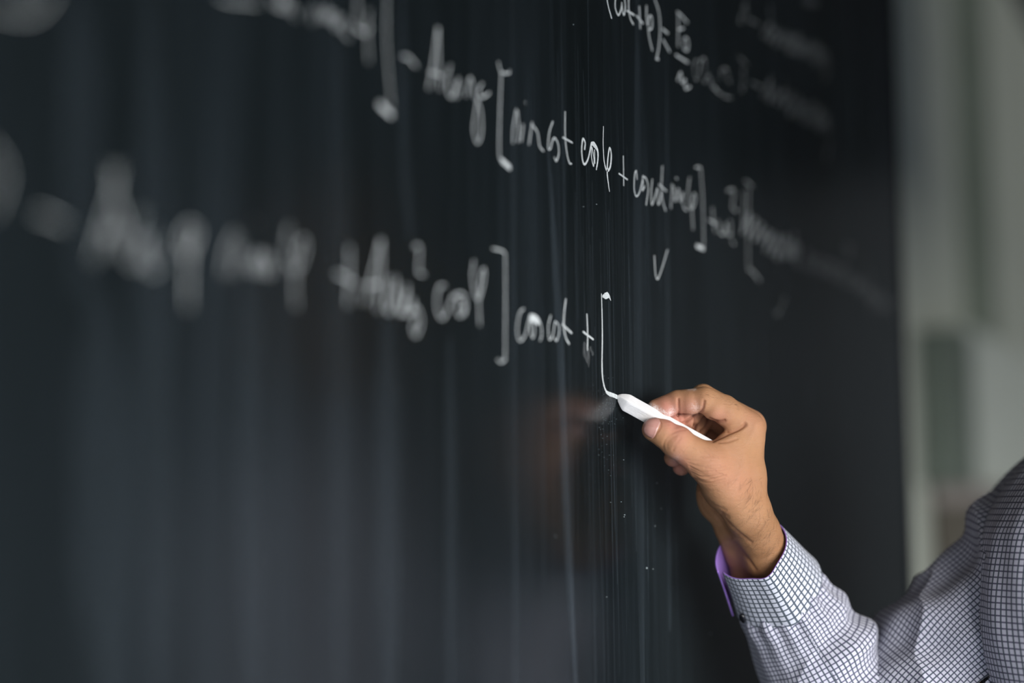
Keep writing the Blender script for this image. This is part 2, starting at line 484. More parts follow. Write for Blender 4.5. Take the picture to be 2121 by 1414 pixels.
writing('chalk_letter', 'A', [[(1010, 640), (1035, 520), (1055, 560), (1070, 660)], [(1118, 555), (1098, 600), (1110, 645), (1145, 635), (1165, 618)],
                              [(1090, 650), (1072, 760), (1062, 870), (1085, 950), (1112, 890), (1112, 760), (1090, 670)]])
writing('chalk_opening_bracket', 'A', [[(1225, 415), (1245, 480), (1295, 487), (1300, 470)], [(1245, 490), (1235, 760), (1232, 1020), (1250, 1065), (1280, 1095), (1305, 1122)], ([(1250, 1070), (1300, 1115)], 0.0035)])
writing('chalk_word', 'A', [[(1345, 730), (1325, 850), (1322, 950)], [(1352, 740), (1362, 850), (1358, 945)], [(1392, 830), (1378, 940)],
                            [(1450, 815), (1430, 960)], [(1450, 830), (1485, 880), (1500, 970), (1525, 1005)]])
writing('chalk_dot', 'A', [[(1402, 680), (1408, 690)]], w=0.002, mat=M_CHALKFAINT)
writing('chalk_letter', 'A', [[(1588, 810), (1565, 880), (1557, 980), (1572, 990), (1585, 940), (1600, 918), (1622, 955), (1628, 1020), (1612, 1072), (1600, 1050)]])
writing('chalk_letter', 'A', [[(1670, 745), (1670, 900), (1682, 1020), (1698, 1082), (1712, 1090)], [(1655, 915), (1718, 950)]])
writing('chalk_word', 'A', [([(1800, 992), (1803, 950), (1788, 925), (1780, 1000), (1788, 1075), (1803, 1092), (1825, 1050), (1843, 960)], 0.0016),
                            ([(1845, 955), (1862, 962), (1885, 1000), (1888, 1060), (1878, 1127)], [0.0022, 0.0040, 0.0028, 0.0019, 0.0014]),
                            ([(1845, 955), (1845, 1040), (1858, 1105), (1862, 1060), (1850, 985)], 0.0012), ([(1866, 1000), (1868, 1085)], 0.0012)])
writing('chalk_letter', 'A', [([(1925, 843), (1923, 960), (1930, 1075), (1948, 1135), (1970, 1110), (1977, 1030), (1966, 985), (1955, 1050), (1950, 1150), (1958, 1225), (1965, 1272)], [0.0010, 0.0012, 0.0016, 0.0019, 0.0021, 0.0017, 0.0017, 0.0019, 0.0014, 0.0010])])
writing('chalk_plus_sign', 'A', [[(2057, 1040), (2059, 1140), (2060, 1235)], [(2028, 1155), (2085, 1195)]])
writing('chalk_word', 'C', [[(477, 370), (472, 322), (462, 350), (460, 430), (472, 470), (490, 450), (507, 385), (512, 352)],
                            [(510, 352), (532, 372), (542, 430), (530, 520)], [(512, 380), (508, 438), (522, 410)]])
writing('chalk_letter', 'C', [[(566, 372), (560, 450), (563, 520), (583, 470), (597, 425), (600, 515), (612, 495), (622, 440)]])
writing('chalk_letter', 'C', [[(625, 295), (620, 430), (630, 510), (645, 555)], [(605, 400), (648, 440)]])
writing('chalk_word', 'C', [[(682, 400), (675, 540)], [(690, 410), (700, 500), (718, 425), (728, 500), (745, 450), (748, 530), (770, 555)]])
writing('chalk_dot', 'C', [[(705, 362), (711, 370)]])
writing('chalk_letter', 'C', [[(785, 362), (776, 440), (782, 520), (800, 545), (820, 490), (812, 455), (798, 520), (805, 665)]])
writing('chalk_closing_bracket', 'C', [[(820, 300), (848, 302)], [(850, 305), (862, 500), (868, 760)], ([(828, 762), (866, 778)], 0.0035)])
writing('chalk_plus_sign', 'C', [[(918, 540), (925, 620), (935, 680)], [(898, 608), (942, 635)]])
writing('chalk_letter', 'C', [[(952, 610), (962, 680), (985, 690), (1000, 630), (1005, 690), (1028, 690), (1022, 610)]], )
writing('chalk_superscript', 'C', [[(1008, 440), (1030, 430), (1046, 450), (1036, 530), (1060, 560)]])
writing('chalk_dot', 'C', [[(1032, 735), (1046, 752)]])
writing('chalk_opening_bracket', 'C', [[(1112, 380), (1150, 415)], [(1105, 440), (1100, 620)], [(1130, 430), (1128, 860), (1150, 905), (1195, 965)]])
writing('chalk_word', 'C', [squig(1105, 620, 1250, 730, 62, 4, 1.0), [(1100, 600), (1095, 690)]])
writing('chalk_word', 'C', [squig(1240, 740, 1430, 800, 72, 5, 1.0), [(1400, 680), (1400, 830)]])
writing('chalk_word', 'C', [squig(1455, 850, 1700, 930, 60, 6, 1.0)], mat=M_CHALKFAINT)
writing('chalk_superscript', 'C', [[(1700, 760), (1730, 780), (1710, 830)]], mat=M_CHALKFAINT)
writing('chalk_word', 'C', [squig(1720, 960, 1965, 1120, 50, 7), [(1840, 850), (1850, 1150)]], mat=M_CHALKFAINT)
writing('chalk_check_mark', 'C', [[(578, 820), (584, 920), (597, 955), (620, 900), (655, 785)]])
writing('chalk_check_mark', 'C', [[(1345, 1060), (1318, 1130), (1300, 1165), (1285, 1130)]], mat=M_CHALKFAINT)
# upper right block
writing('chalk_parenthesis', 'B', [[(318, -30), (330, 40), (350, 112)]])
writing('chalk_letter', 'B', [[(375, -20), (374, 50), (393, 95), (410, 60), (415, 18), (420, 75), (430, 92), (437, 40), (430, -15)]])
writing('chalk_letter', 'B', [[(458, -25), (458, 50), (468, 115), (487, 152)], [(448, 68), (492, 95)]])
writing('chalk_plus_sign', 'B', [[(525, 42), (531, 178)], [(508, 100), (548, 148)]])
writing('chalk_letter', 'B', [[(570, 38), (571, 125), (585, 182), (604, 170), (603, 110), (588, 105), (580, 160), (588, 240), (606, 315)]])
writing('chalk_parenthesis', 'B', [[(622, -5), (648, 80), (655, 190), (646, 300), (632, 370)], [(630, 370), (645, 372)]])
writing('chalk_equals_sign', 'B', [[(672, 182), (704, 210)], [(674, 250), (716, 325)]])
writing('chalk_letter', 'B', [[(764, 75), (790, 100), (826, 142)], [(770, 90), (768, 290)], [(772, 185), (802, 178)], [(806, 245), (822, 240), (832, 280), (826, 315), (806, 305), (803, 258)]])
writing('chalk_fraction_bar', 'B', [[(755, 345), (790, 368), (830, 392)]])
writing('chalk_letter', 'B', [[(765, 505), (785, 455), (792, 520), (812, 500), (815, 555), (843, 545)]])
writing('chalk_word', 'B', [[(882, 375), (868, 410), (868, 470), (885, 500), (905, 440), (912, 378), (935, 375), (945, 480)], [(930, 520), (965, 470), (980, 540), (1010, 560)]])
writing('chalk_letter', 'B', [[(1035, 500), (1045, 435), (1075, 440), (1085, 500), (1098, 525)], [(985, 520), (1010, 570), (1040, 590)], [(1050, 605), (1100, 615)]])
writing('chalk_letter', 'B', [[(1150, 355), (1200, 410)], [(1178, 440), (1175, 520), (1172, 580)]])
writing('chalk_minus_sign', 'B', [[(1225, 515), (1290, 550)]])
writing('chalk_word', 'B', [squig(1310, 560, 1710, 780, 66, 9, 1.2), [(1345, 480), (1350, 620)], [(1440, 500), (1445, 680)], [(1705, 770), (1715, 900), (1700, 1010)]])
writing('chalk_letter', 'B', [[(1195, 10), (1160, 120)], [(1190, 20), (1200, 140)], [(1150, 130), (1170, 150)]])
writing('chalk_minus_sign', 'B', [[(1222, 125), (1280, 160)]])
writing('chalk_word', 'B', [squig(1310, 190, 1700, 370, 60, 9, 1.2), [(1345, 40), (1350, 200)], [(1695, 340), (1705, 430), (1690, 500)]])
writing('chalk_word', 'B', [squig(1560, -10, 1640, 20, 30, 3)], mat=M_CHALKFAINT)
writing('chalk_word', 'P', [[(-20, 12), (30, 30), (75, 26), (110, -15)]], w=0.002)

# dusty streaks left by the wet sponge, top to bottom
def mat_streak():
    t = NT('wiped_streak')
    n = t.noise(t.mapping(t.coord(), (1, 1, 0.03)), 160, 3, 0.6)
    t.set(Base_Color=(0.34, 0.44, 0.52), Roughness=0.9, Alpha=t.ramp(n, [(0.25, (0.006,) * 3), (0.8, (0.032,) * 3)]))
    return t.m
M_STREAK = mat_streak()
M_STREAK2 = mat_streak(); M_STREAK2.name = 'wiped_streak_bright'
for n_ in M_STREAK2.node_tree.nodes:
    if n_.type == 'VALTORGB': n_.color_ramp.elements[1].color = (0.065, 0.065, 0.065, 1)
rs = random.Random(21)
for pts, w in [([(1134, 300), (1150, 560), (1163, 800), (1176, 1150), (1192, 1414)], .0095), ([(1160, 0), (1166, 400), (1170, 700)], .004),
               ([(1318, 0), (1321, 500), (1322, 900), (1330, 1414)], .016), ([(1380, 100), (1382, 640), (1386, 1300)], .012), ([(832, -20), (836, 300), (850, 500)], .010),
               ([(800, 640), (802, 1000), (806, 1414)], .022), ([(205, 620), (210, 1000), (225, 1414)], .030), ([(310, -20), (318, 700), (322, 1414)], .022), ([(165, -20), (168, 600)], .020),
               ([(930, 700), (934, 1414)], .012), ([(1060, -20), (1066, 1414)], .008), ([(700, -20), (704, 1414)], .014), ([(520, 500), (524, 1414)], .02)]:
    writing('wiped_streak', 'P', [(pts, [w * .3, w, w, w, w * .5])], mat=M_STREAK2 if pts[0][0] == 1134 else M_STREAK)
V, Fc = [], []
for i in range(46):
    x = rs.gauss(1225, 48); y0 = rs.uniform(-20, 700); y1 = y0 + rs.uniform(300, 1100)
    lean = rs.uniform(0.004, 0.035)
    P = np.array([on_plane(x + lean * (y - 700), y)[[0, 2]] for y in np.linspace(y0, min(y1, 1430), 12)])
    strokecount[0] += 1
    ribbon(P, rs.uniform(.0005, .0016), V, Fc, -0.00025 - 1.5e-6 * strokecount[0])
o = mesh_obj('fine_streaks', V, [tuple(reversed(q)) for q in Fc], M_STREAK, bb, smooth=False); o['kind'] = 'stuff'

# crumbs and specks of chalk stuck to the board
V, Fc = [], []
rng = random.Random(5)
specks = [(1291, 952, 1.3), (1293, 1066, 2.0), (1292, 1070, 1.6), (1339, 1176, 3.2), (1352, 1178, 1.4), (1356, 1089, 1.5), (1369, 1053, 1.2), (1235, 423, 1.5),
          (1208, 428, 1.1), (1471, 1312, 1.6), (1187, 51, 1.3), (1360, 1000, 1.3), (1286, 1039, 1.2), (1256, 1236, 1.0), (1264, 1040, .9), (1150, 1110, 1.2)]
for i in range(45):
    specks.append((rng.gauss(1250, 9), rng.uniform(775, 985), rng.uniform(.3, .6)))
for i in range(30):
    specks.append((rng.gauss(1268, 14), 826 + abs(rng.gauss(0, 38)), rng.uniform(.3, .6)))
for px, py, s in specks:
    c = on_plane(px, py); r = s / F * 0.55
    v, f = box(c[0] - r * 1.4, c[0] + r * 1.4, -0.0005, -0.00005, c[2] - r, c[2] + r)
    n = len(V); V += v; Fc += [tuple(q + n for q in g) for g in f]
o = mesh_obj('chalk_crumbs', V, Fc, plain('chalk_crumb', (0.22, 0.26, 0.26), 0.9, 900), bb, smooth=False)
o['kind'] = 'stuff'; o['label'] = 'tiny specks of chalk on the board'

# ---------------------------------------------------------------- things on the wall beyond the board
def at_wall(px, py, y): return on_plane(px, py, y)
cab = empty('storage_cabinet', (float(at_wall(1990, 1050, 0.15)[0]), 0.0, 0.0))
tag(cab, 'low brown cabinet with a grey-mauve top beyond the blackboard, half hidden by the shirt', 'cabinet')
yc = 0.145
cx0 = float(at_wall(1930, 1050, YW - 0.01)[0]); ztop = float(at_wall(1936, 998, yc)[2]); zl = float(at_wall(1936, 1043, yc)[2])
cx1 = cx0 + 1.5
v, f = boxes([(cx0 + .008, cx1, yc + .01, YW - .01, 0.06, zl)])
o = mesh_obj('body', v, f, M_BROWN, cab, smooth=False); bevel(o)
v, f = boxes([(cx0 - .004, cx1 + .01, yc - .01, YW - .01, zl, ztop)])
o = mesh_obj('top', v, f, M_MAUVE, cab, smooth=False); bevel(o, .004)
v, f = boxes([(cx0 + .03, cx1 - .02, yc + .04, YW - .01, 0.0, 0.06)])
o = mesh_obj('plinth', v, f, M_BLACK, cab, smooth=False)
for k in range(3):
    a = cx0 + .02 + k * .49
    v, f = boxes([(a, a + .48, yc - .004, yc + .012, 0.09, zl - .012)])
    d = mesh_obj('door', v, f, M_BROWN, cab, smooth=False); bevel(d)
    v, f = boxes([(a + .42, a + .435, yc - .03, yc - .002, zl - .25, zl - .12)])
    mesh_obj('handle', v, f, M_ALU, d, smooth=False)
# pale board leaning above the cabinet with a dark green edge post
pb = empty('display_panel', (float(at_wall(2010, 800, 0.0)[0]), 0.0, ztop))
tag(pb, 'pale green display panel with dark green edge standing above the low cabinet', 'panel')
yp = 0.16
a0 = float(at_wall(2012, 800, yp)[0]); zt = float(at_wall(2040, 690, yp)[2])
v, f = boxes([(a0, a0 + 1.0, yp, YW - .005, ztop, zt)])
o = mesh_obj('board', v, f, M_PALE, pb, smooth=False); bevel(o, .004)
e0 = float(at_wall(1983, 800, yp)[0]); zt2 = float(at_wall(1983, 680, yp)[2])
v, f = boxes([(e0, a0, yp - .005, YW - .005, ztop, zt2)])
o = mesh_obj('edge_post', v, f, M_DKGREEN, pb, smooth=False); bevel(o, .004)
# vertical duct on the upper wall
tr0 = float(at_wall(2024, 400, 0.2)[0]); tr1 = float(at_wall(2056, 400, 0.2)[0])
o = struct('trim_1', [(tr0, tr1, 0.20, YW, zt + .002, H)], plain('trim_paint', (0.13, 0.155, 0.12), 0.7, 10)); bevel(o, .006)

# unseen shade screen added between windows and board to darken wall and board tops
ps = empty('added_shade_screen', (0.0, -1.45, H))
tag(ps, 'added dark shade screen hanging from the ceiling behind the camera', 'screen')
v, f = boxes([(-1.4, 2.0, -1.453, -1.447, 1.74, H - .1)])
mesh_obj('shade_cloth', v, f, plain('shade_cloth', (0.09, 0.09, 0.09), 0.9, 10), ps, smooth=False)
v, f = boxes([(-1.45, 2.05, -1.5, -1.4, H - .12, H - .001)])
mesh_obj('housing', v, f, M_ALU, ps, smooth=False)
v, f = boxes([(-1.4, 2.0, -1.46, -1.44, 1.72, 1.74)])
mesh_obj('bottom_bar', v, f, M_BLACK, ps, smooth=False)

# ---------------------------------------------------------------- the square stick of chalk
chalk = None
def build_chalk():
    A = cam_mm(1277.0, 822.0, 0.0); B = cam_mm(1474, 931, -2.0)
    A = A.copy()
    ax = B - A; L = np.linalg.norm(ax); ax /= L
    z = np.array([0, 0, 1.0]); z = z - ax * (z @ ax); z /= np.linalg.norm(z)     # away from the camera
    u = np.cross(ax, z)                                                          # in the picture plane
    if u[1] < 0: u = -u                                                          # pointing up
    ang = math.radians(34)
    e1 = math.cos(ang) * (-z) - math.sin(ang) * u      # normal of the lower visible face
    e2 = math.sin(ang) * (-z) + math.cos(ang) * u      # normal of the upper visible face
    h = 4.75
    # the worn end: rings of the square section drawn towards the touching point (which lies low on the board side)
    rings = []
    def ring(s, hh, o1=0, o2=0, m=6):
        # rounded square with ribs, 32 points
        pts = []
        n = 48
        for i in range(n):
            a = 2 * math.pi * i / n + math.pi / 4
            ca, sa = math.cos(a), math.sin(a)
            q = (abs(ca) ** 14 + abs(sa) ** 14) ** (-1 / 14)
            x, y = q * ca * hh, q * sa * hh
            pts.append(A + ax * s + e1 * (x + o1) + e2 * (y + o2))
        return pts
    # the tip is worn to a skewed wedge whose point lies towards the upper far edge
    for s_, hh in [(0.0, 0.45), (0.7, 1.2), (2.2, 2.3), (4.6, 3.5), (7.0, 4.45), (8.3, 4.75)]:
        o = (1 - s_ / 8.3) * 1.0
        rings.append([p_ + u * 1.0 * o for p_ in ring(s_ + 0.1 , hh, 0, 0)])
    nseg = 40
    for k in range(1, nseg + 1): rings.append(ring(8.0 + (L - 8.0) * k / nseg, h))
    V = np.array([p for r_ in rings for p in r_])
    n = 48
    # ribs: long shallow grooves on the faces, beginning a little behind the worn end
    C = V - A; s = C @ ax; x = C @ e1; y = C @ e2
    amp = np.clip((s - 10) / 3, 0, 1) * 0.16
    onx = (np.abs(x) > 4.5); ony = (np.abs(y) > 4.5)
    V = V - (onx * np.sign(x) * amp * (0.5 + 0.5 * np.sin(y * 4.4)))[:, None] * e1 - (ony * np.sign(y) * amp * (0.5 + 0.5 * np.sin(x * 4.4)))[:, None] * e2
    faces = []
    for r_ in range(len(rings) - 1):
        for i in range(n):
            a, b = r_ * n + i, r_ * n + (i + 1) % n
            faces.append((a, b, b + n, a + n))
    faces.append(tuple(range(n - 1, -1, -1))); faces.append(tuple(range((len(rings) - 1) * n, len(rings) * n)))
    t = NT('chalk_stick')
    co = t.coord()
    nz = t.noise(co, 900, 4, 0.6)
    # long scratches along the bar
    M2 = t.mapping(t.coord('UV'), (1, 1, 1))
    sc = t.noise(t.mapping(t.coord('UV'), (0.05, 1.3, 1)), 2.2, 3, 0.6)
    sr = t.ramp(sc, [(0.42, (0, 0, 0)), (0.6, (1, 1, 1))])
    t.set(Base_Color=t.mix(nz, (0.80, 0.79, 0.77), (0.90, 0.89, 0.88)), Roughness=0.92)
    t.b.inputs['Specular IOR Level'].default_value = 0.15
    t.link(t.bump(t.math('ADD', nz, t.math('MULTIPLY', sr, 2.0)), 0.25, 0.0004), t.b.inputs['Normal'])
    uv = np.stack([s, np.tile(np.arange(n) * 0.8, len(rings))], 1)
    W = c2w(V)
    # keep the bar in front of the board
    W[:, 1] = np.minimum(W[:, 1], -0.0002)
    root = empty('chalk_stick', tuple(c2w(A)))
    tag(root, 'white square stick of chalk held against the board', 'chalk')
    o = mesh_obj('stick', W, faces, t.m, root, smooth=True, uv=uv)
    m = o.modifiers.new('es', 'EDGE_SPLIT'); m.split_angle = math.radians(32)
    return A, ax, L
build_chalk()

# ---------------------------------------------------------------- signed distance modelling of skin
class Grid:
    def __init__(s, lo, hi, h):
        s.h = h; s.lo = np.array(lo, float)
        s.n = np.ceil((np.array(hi) - s.lo) / h).astype(int) + 1
        s.ax = [(s.lo[i] + np.arange(s.n[i]) * h).astype(np.float32) for i in range(3)]
    def field(s): return np.full(s.n, 40.0, np.float32)
    def sub(s, lo, hi):
        sl = []
        for i in range(3):
            a = max(0, int(math.floor((lo[i] - s.lo[i]) / s.h))); b = min(s.n[i], int(math.ceil((hi[i] - s.lo[i]) / s.h)) + 1)
            if b <= a: return None
            sl.append(slice(a, b))
        return tuple(sl)
    def pts(s, sl):
        return (s.ax[0][sl[0]][:, None, None], s.ax[1][sl[1]][None, :, None], s.ax[2][sl[2]][None, None, :])

def smin(a, b, k):
    h = np.maximum(k - np.abs(a - b), 0) / k
    return np.minimum(a, b) - h * h * k * 0.25

def add_cone(g, Fd, a, ra, b, rb, k):
    a = np.asarray(a, float); b = np.asarray(b, float)
    R = max(ra, rb) + k + 3
    sl = g.sub(np.minimum(a, b) - R, np.maximum(a, b) + R)
    if sl is None: return
    X, Y, Z = g.pts(sl)
    ba = b - a; l2 = ba @ ba
    t = ((X - a[0]) * ba[0] + (Y - a[1]) * ba[1] + (Z - a[2]) * ba[2]) / l2
    t = np.clip(t, 0, 1)
    d = np.sqrt((X - a[0] - t * ba[0]) ** 2 + (Y - a[1] - t * ba[1]) ** 2 + (Z - a[2] - t * ba[2]) ** 2) - (ra + (rb - ra) * t)
    Fd[sl] = smin(Fd[sl], d.astype(np.float32), k)

def add_ell(g, Fd, c, r, k, axes=None):
    c = np.asarray(c, float); r = np.asarray([r, r, r] if np.isscalar(r) else r, float)
    R = r.max() + k + 3
    sl = g.sub(c - R, c + R)
    if sl is None: return
    X, Y, Z = g.pts(sl)
    if axes is None: axes = np.eye(3)
    q = [((X - c[0]) * A_[0] + (Y - c[1]) * A_[1] + (Z - c[2]) * A_[2]) for A_ in axes]
    k0 = np.sqrt(sum((q[i] / r[i]) ** 2 for i in range(3)))
    k1 = np.sqrt(sum((q[i] / r[i] ** 2) ** 2 for i in range(3))) + 1e-6
    d = k0 * (k0 - 1) / k1
    Fd[sl] = smin(Fd[sl], d.astype(np.float32), k)

def surface_nets(g, Fd):
    n = g.n
    S = Fd < 0
    c = np.zeros(tuple(n - 1), np.uint8)
    for dx in (0, 1):
        for dy in (0, 1):
            for dz in (0, 1):
                c += S[dx:n[0] - 1 + dx, dy:n[1] - 1 + dy, dz:n[2] - 1 + dz]
    act = np.argwhere((c > 0) & (c < 8))
    idx = np.full(tuple(n - 1), -1, np.int32)
    idx[act[:, 0], act[:, 1], act[:, 2]] = np.arange(len(act))
    acc = np.zeros((len(act), 3)); cnt = np.zeros(len(act))
    for ax in range(3):
        o1, o2 = [i for i in range(3) if i != ax]
        for p in (0, 1):
            for q in (0, 1):
                a = act.copy(); a[:, o1] += p; a[:, o2] += q
                b = a.copy(); b[:, ax] += 1
                fa = Fd[a[:, 0], a[:, 1], a[:, 2]]; fb = Fd[b[:, 0], b[:, 1], b[:, 2]]
                m = (fa < 0) != (fb < 0)
                t = np.where(m, fa / np.where(m, fa - fb, 1), 0)
                P = a.astype(float); P[:, ax] += t
                acc[m] += P[m]; cnt[m] += 1
    V = g.lo + acc / cnt[:, None] * g.h
    faces = []
    for ax in range(3):
        o1, o2 = (ax + 1) % 3, (ax + 2) % 3
        sl0 = [slice(None)] * 3; sl1 = [slice(None)] * 3
        sl0[ax] = slice(0, n[ax] - 1); sl1[ax] = slice(1, n[ax])
        E = S[tuple(sl0)] != S[tuple(sl1)]
        e = np.argwhere(E)
        ok = (e[:, o1] > 0) & (e[:, o2] > 0) & (e[:, o1] < n[o1] - 1) & (e[:, o2] < n[o2] - 1)
        e = e[ok]
        inside = S[e[:, 0], e[:, 1], e[:, 2]]
        def ci(d1, d2):
            q = e.copy(); q[:, o1] += d1; q[:, o2] += d2
            return idx[q[:, 0], q[:, 1], q[:, 2]]
        Q = np.stack([ci(-1, -1), ci(0, -1), ci(0, 0), ci(-1, 0)], 1)
        Q[~inside] = Q[~inside][:, ::-1]
        faces.append(Q)
    return V, np.vstack(faces)

def cp(px, py, dz): return cam_mm(px, py, dz)

def build_hand():
    h = 0.62
    lo = cp(1315, 1235, -40); hi = cp(1660, 780, 120)
    lo = np.array([min(lo[0], 85), lo[1] - 22, 955]); hi = np.array([hi[0] + 22, hi[1] + 6, 1130])
    g = Grid(lo, hi, h)
    def chain(Fd, pts, k=1.6, pads=()):
        for i in range(len(pts) - 1):
            a, b = pts[i], pts[i + 1]
            add_cone(g, Fd, cp(*a[:3]), a[3], cp(*b[:3]), b[3], k)
        for p in pads: add_ell(g, Fd, cp(*p[:3]), p[3], p[4] if len(p) > 4 else 2.5)
    Fi = g.field()
    chain(Fi, [(1360, 846, 7, 6.9), (1404, 832, 3, 8.3)], 1.0)
    chain(Fi, [(1404, 832, 3, 8.3), (1459, 828, -2, 9.0)], 1.0)
    chain(Fi, [(1459, 828, -2, 9.0), (1500, 846, 2, 9.6), (1549, 884, 7, 11.3)], 2.0,
          pads=[(1381, 844, 4, 7.6, 1.6), (1431, 834, -1, 8.3, 1.2), (1481, 845, -2, 9.0, 1.6), (1506, 856, 0, 9.4, 3)])
    Fm = g.field()
    chain(Fm, [(1386, 876, 13, 6.8), (1424, 866, 17, 7.8), (1456, 821, 19, 8.9), (1552, 880, 27, 11.5)], 1.2,
          pads=[(1398, 874, 12, 7.2, 1.5), (1425, 866, 14, 7.4, 1.0)])
    Fr = g.field()
    chain(Fr, [(1394, 948, 24, 6.5), (1418, 912, 32, 7.4), (1466, 858, 39, 8.4), (1545, 900, 43, 10.8)], 1.0,
          pads=[(1440, 890, 34, 7.6, 1.0), (1500, 880, 38, 8.5, 1.5)])
    Fl = g.field()
    chain(Fl, [(1411, 967, 33, 6.2), (1446, 935, 47, 6.9), (1486, 892, 56, 7.6), (1540, 925, 58, 9.8)], 1.0,
          pads=[(1462, 915, 50, 7.0, 1.0)])
    Ft = g.field()
    chain(Ft, [(1356, 888, -13, 7.9), (1374, 897, -13, 9.4), (1402, 916, -12, 11.0), (1430, 935, -11, 11.0), (1468, 962, -8, 12.4)], 2.5,
          pads=[(1352, 890, -11, 7.2, 3), (1404, 915, -14, 10.4, 3)])
    # palm, back of the hand, wrist, forearm
    Fp = g.field(); K = 7.0
    chain(Fp, [(1547, 889, 8, 11.0), (1545, 985, 8, 12.8), (1555, 1068, 12, 14.0)], K)
    chain(Fp, [(1550, 888, 26, 11.5), (1545, 990, 24, 12.5), (1545, 1080, 25, 14.0)], K)
    chain(Fp, [(1544, 906, 43, 10.8), (1535, 1000, 38, 12.0), (1533, 1085, 36, 14.0)], K)
    chain(Fp, [(1538, 928, 58, 9.8), (1520, 1015, 52, 12.0), (1520, 1085, 46, 13.0)], K)
    chain(Fp, [(1468, 962, -9, 11.8), (1505, 1010, -2, 14.0), (1540, 1060, 8, 14.5)], K)
    chain(Fp, [(1481, 940, -5, 7.8), (1515, 922, -1, 8.6), (1546, 905, 6, 10.5)], 8)       # web between thumb and index
    add_ell(g, Fp, cp(1520, 965, 2), 15.0, 8)
    add_ell(g, Fp, cp(1497, 1000, 8), 16.0, 8)
    add_ell(g, Fp, cp(1478, 1022, 42), (12.5, 20, 13), 5)                                   # heel of the palm
    add_ell(g, Fp, cp(1512, 1000, 38), 16, 6)
    # forearm
    Fa = g.field()
    chain(Fa, [(1556, 1066, 11, 14.0), (1569, 1100, 22, 15.2), (1588, 1150, 36, 17.5), (1640, 1225, 55, 22)], 5)
    chain(Fa, [(1519, 1082, 44, 12.6), (1530, 1120, 52, 12.0), (1558, 1185, 62, 15.0), (1610, 1265, 66, 20)], 4)
    chain(Fa, [(1540, 1080, 36, 14.0), (1560, 1140, 48, 15.0), (1600, 1210, 60, 19)], 5)
    add_cone(g, Fa, cp(1492, 1060, 34), 8, cp(1530, 1150, 54), 9, 4)
    Fp = smin(Fp, Fa, 6.0)
    Ff = smin(Fi, Fm, 0.8); Ff = smin(Ff, Fr, 0.8); Ff = smin(Ff, Fl, 0.8)
    A_ = smin(Fp, Ff, 5.0)
    # thumb joins the palm softly but only touches the fingers
    Fpt = smin(Fp, Ft, 9.0)
    D = np.minimum(smin(A_, Fpt, 1.0), A_)
    # open end hidden in the sleeve
    V, Q = surface_nets(g, D)
    # gradient normals by trilinear sampling of the field
    def sample(P):
        q = (P - g.lo) / g.h
        i = np.clip(np.floor(q).astype(int), 0, g.n - 2); f_ = q - i
        r = 0
        for dx in (0, 1):
            for dy in (0, 1):
                for dz in (0, 1):
                    w = (f_[:, 0] if dx else 1 - f_[:, 0]) * (f_[:, 1] if dy else 1 - f_[:, 1]) * (f_[:, 2] if dz else 1 - f_[:, 2])
                    r = r + w * D[i[:, 0] + dx, i[:, 1] + dy, i[:, 2] + dz]
        return r
    def grad(P, e=0.8):
        G = np.stack([sample(P + e * d) - sample(P - e * d) for d in np.eye(3)], 1)
        return G / (np.linalg.norm(G, axis=1)[:, None] + 1e-9)
    for it in range(2):
        V = V - grad(V) * sample(V)[:, None] * 0.8
    N = grad(V)
    px = CX + V[:, 0] / V[:, 2] * F; py = CY - V[:, 1] / V[:, 2] * F
    front = np.clip(-N[:, 2] * 3 + 0.6, 0, 1)
    dz = V[:, 2] - 1000
    # --- creases: (points, width px, depth mm, zmin, zmax, colour)
    def segdist(P):
        P = smooth_line(P, 6); d = np.full(len(V), 1e9)
        m = (px > P[:, 0].min() - 15) & (px < P[:, 0].max() + 15) & (py > P[:, 1].min() - 15) & (py < P[:, 1].max() + 15)
        x, y = px[m], py[m]; dd = d[m]
        for i in range(len(P) - 1):
            a, b = P[i], P[i + 1]; ab = b - a; L = ab @ ab + 1e-9
            t = np.clip(((x - a[0]) * ab[0] + (y - a[1]) * ab[1]) / L, 0, 1)
            dd = np.minimum(dd, np.hypot(x - a[0] - t * ab[0], y - a[1] - t * ab[1]))
        d[m] = dd; return d
    disp = np.zeros(len(V)); crease = np.zeros(len(V))
    Z5 = lambda L_: [(1320 + a / 6.43, 790 + b / 6.43) for a, b in L_]
    Z6 = lambda L_: [(1420 + a / 5.891, 960 + b / 5.891) for a, b in L_]
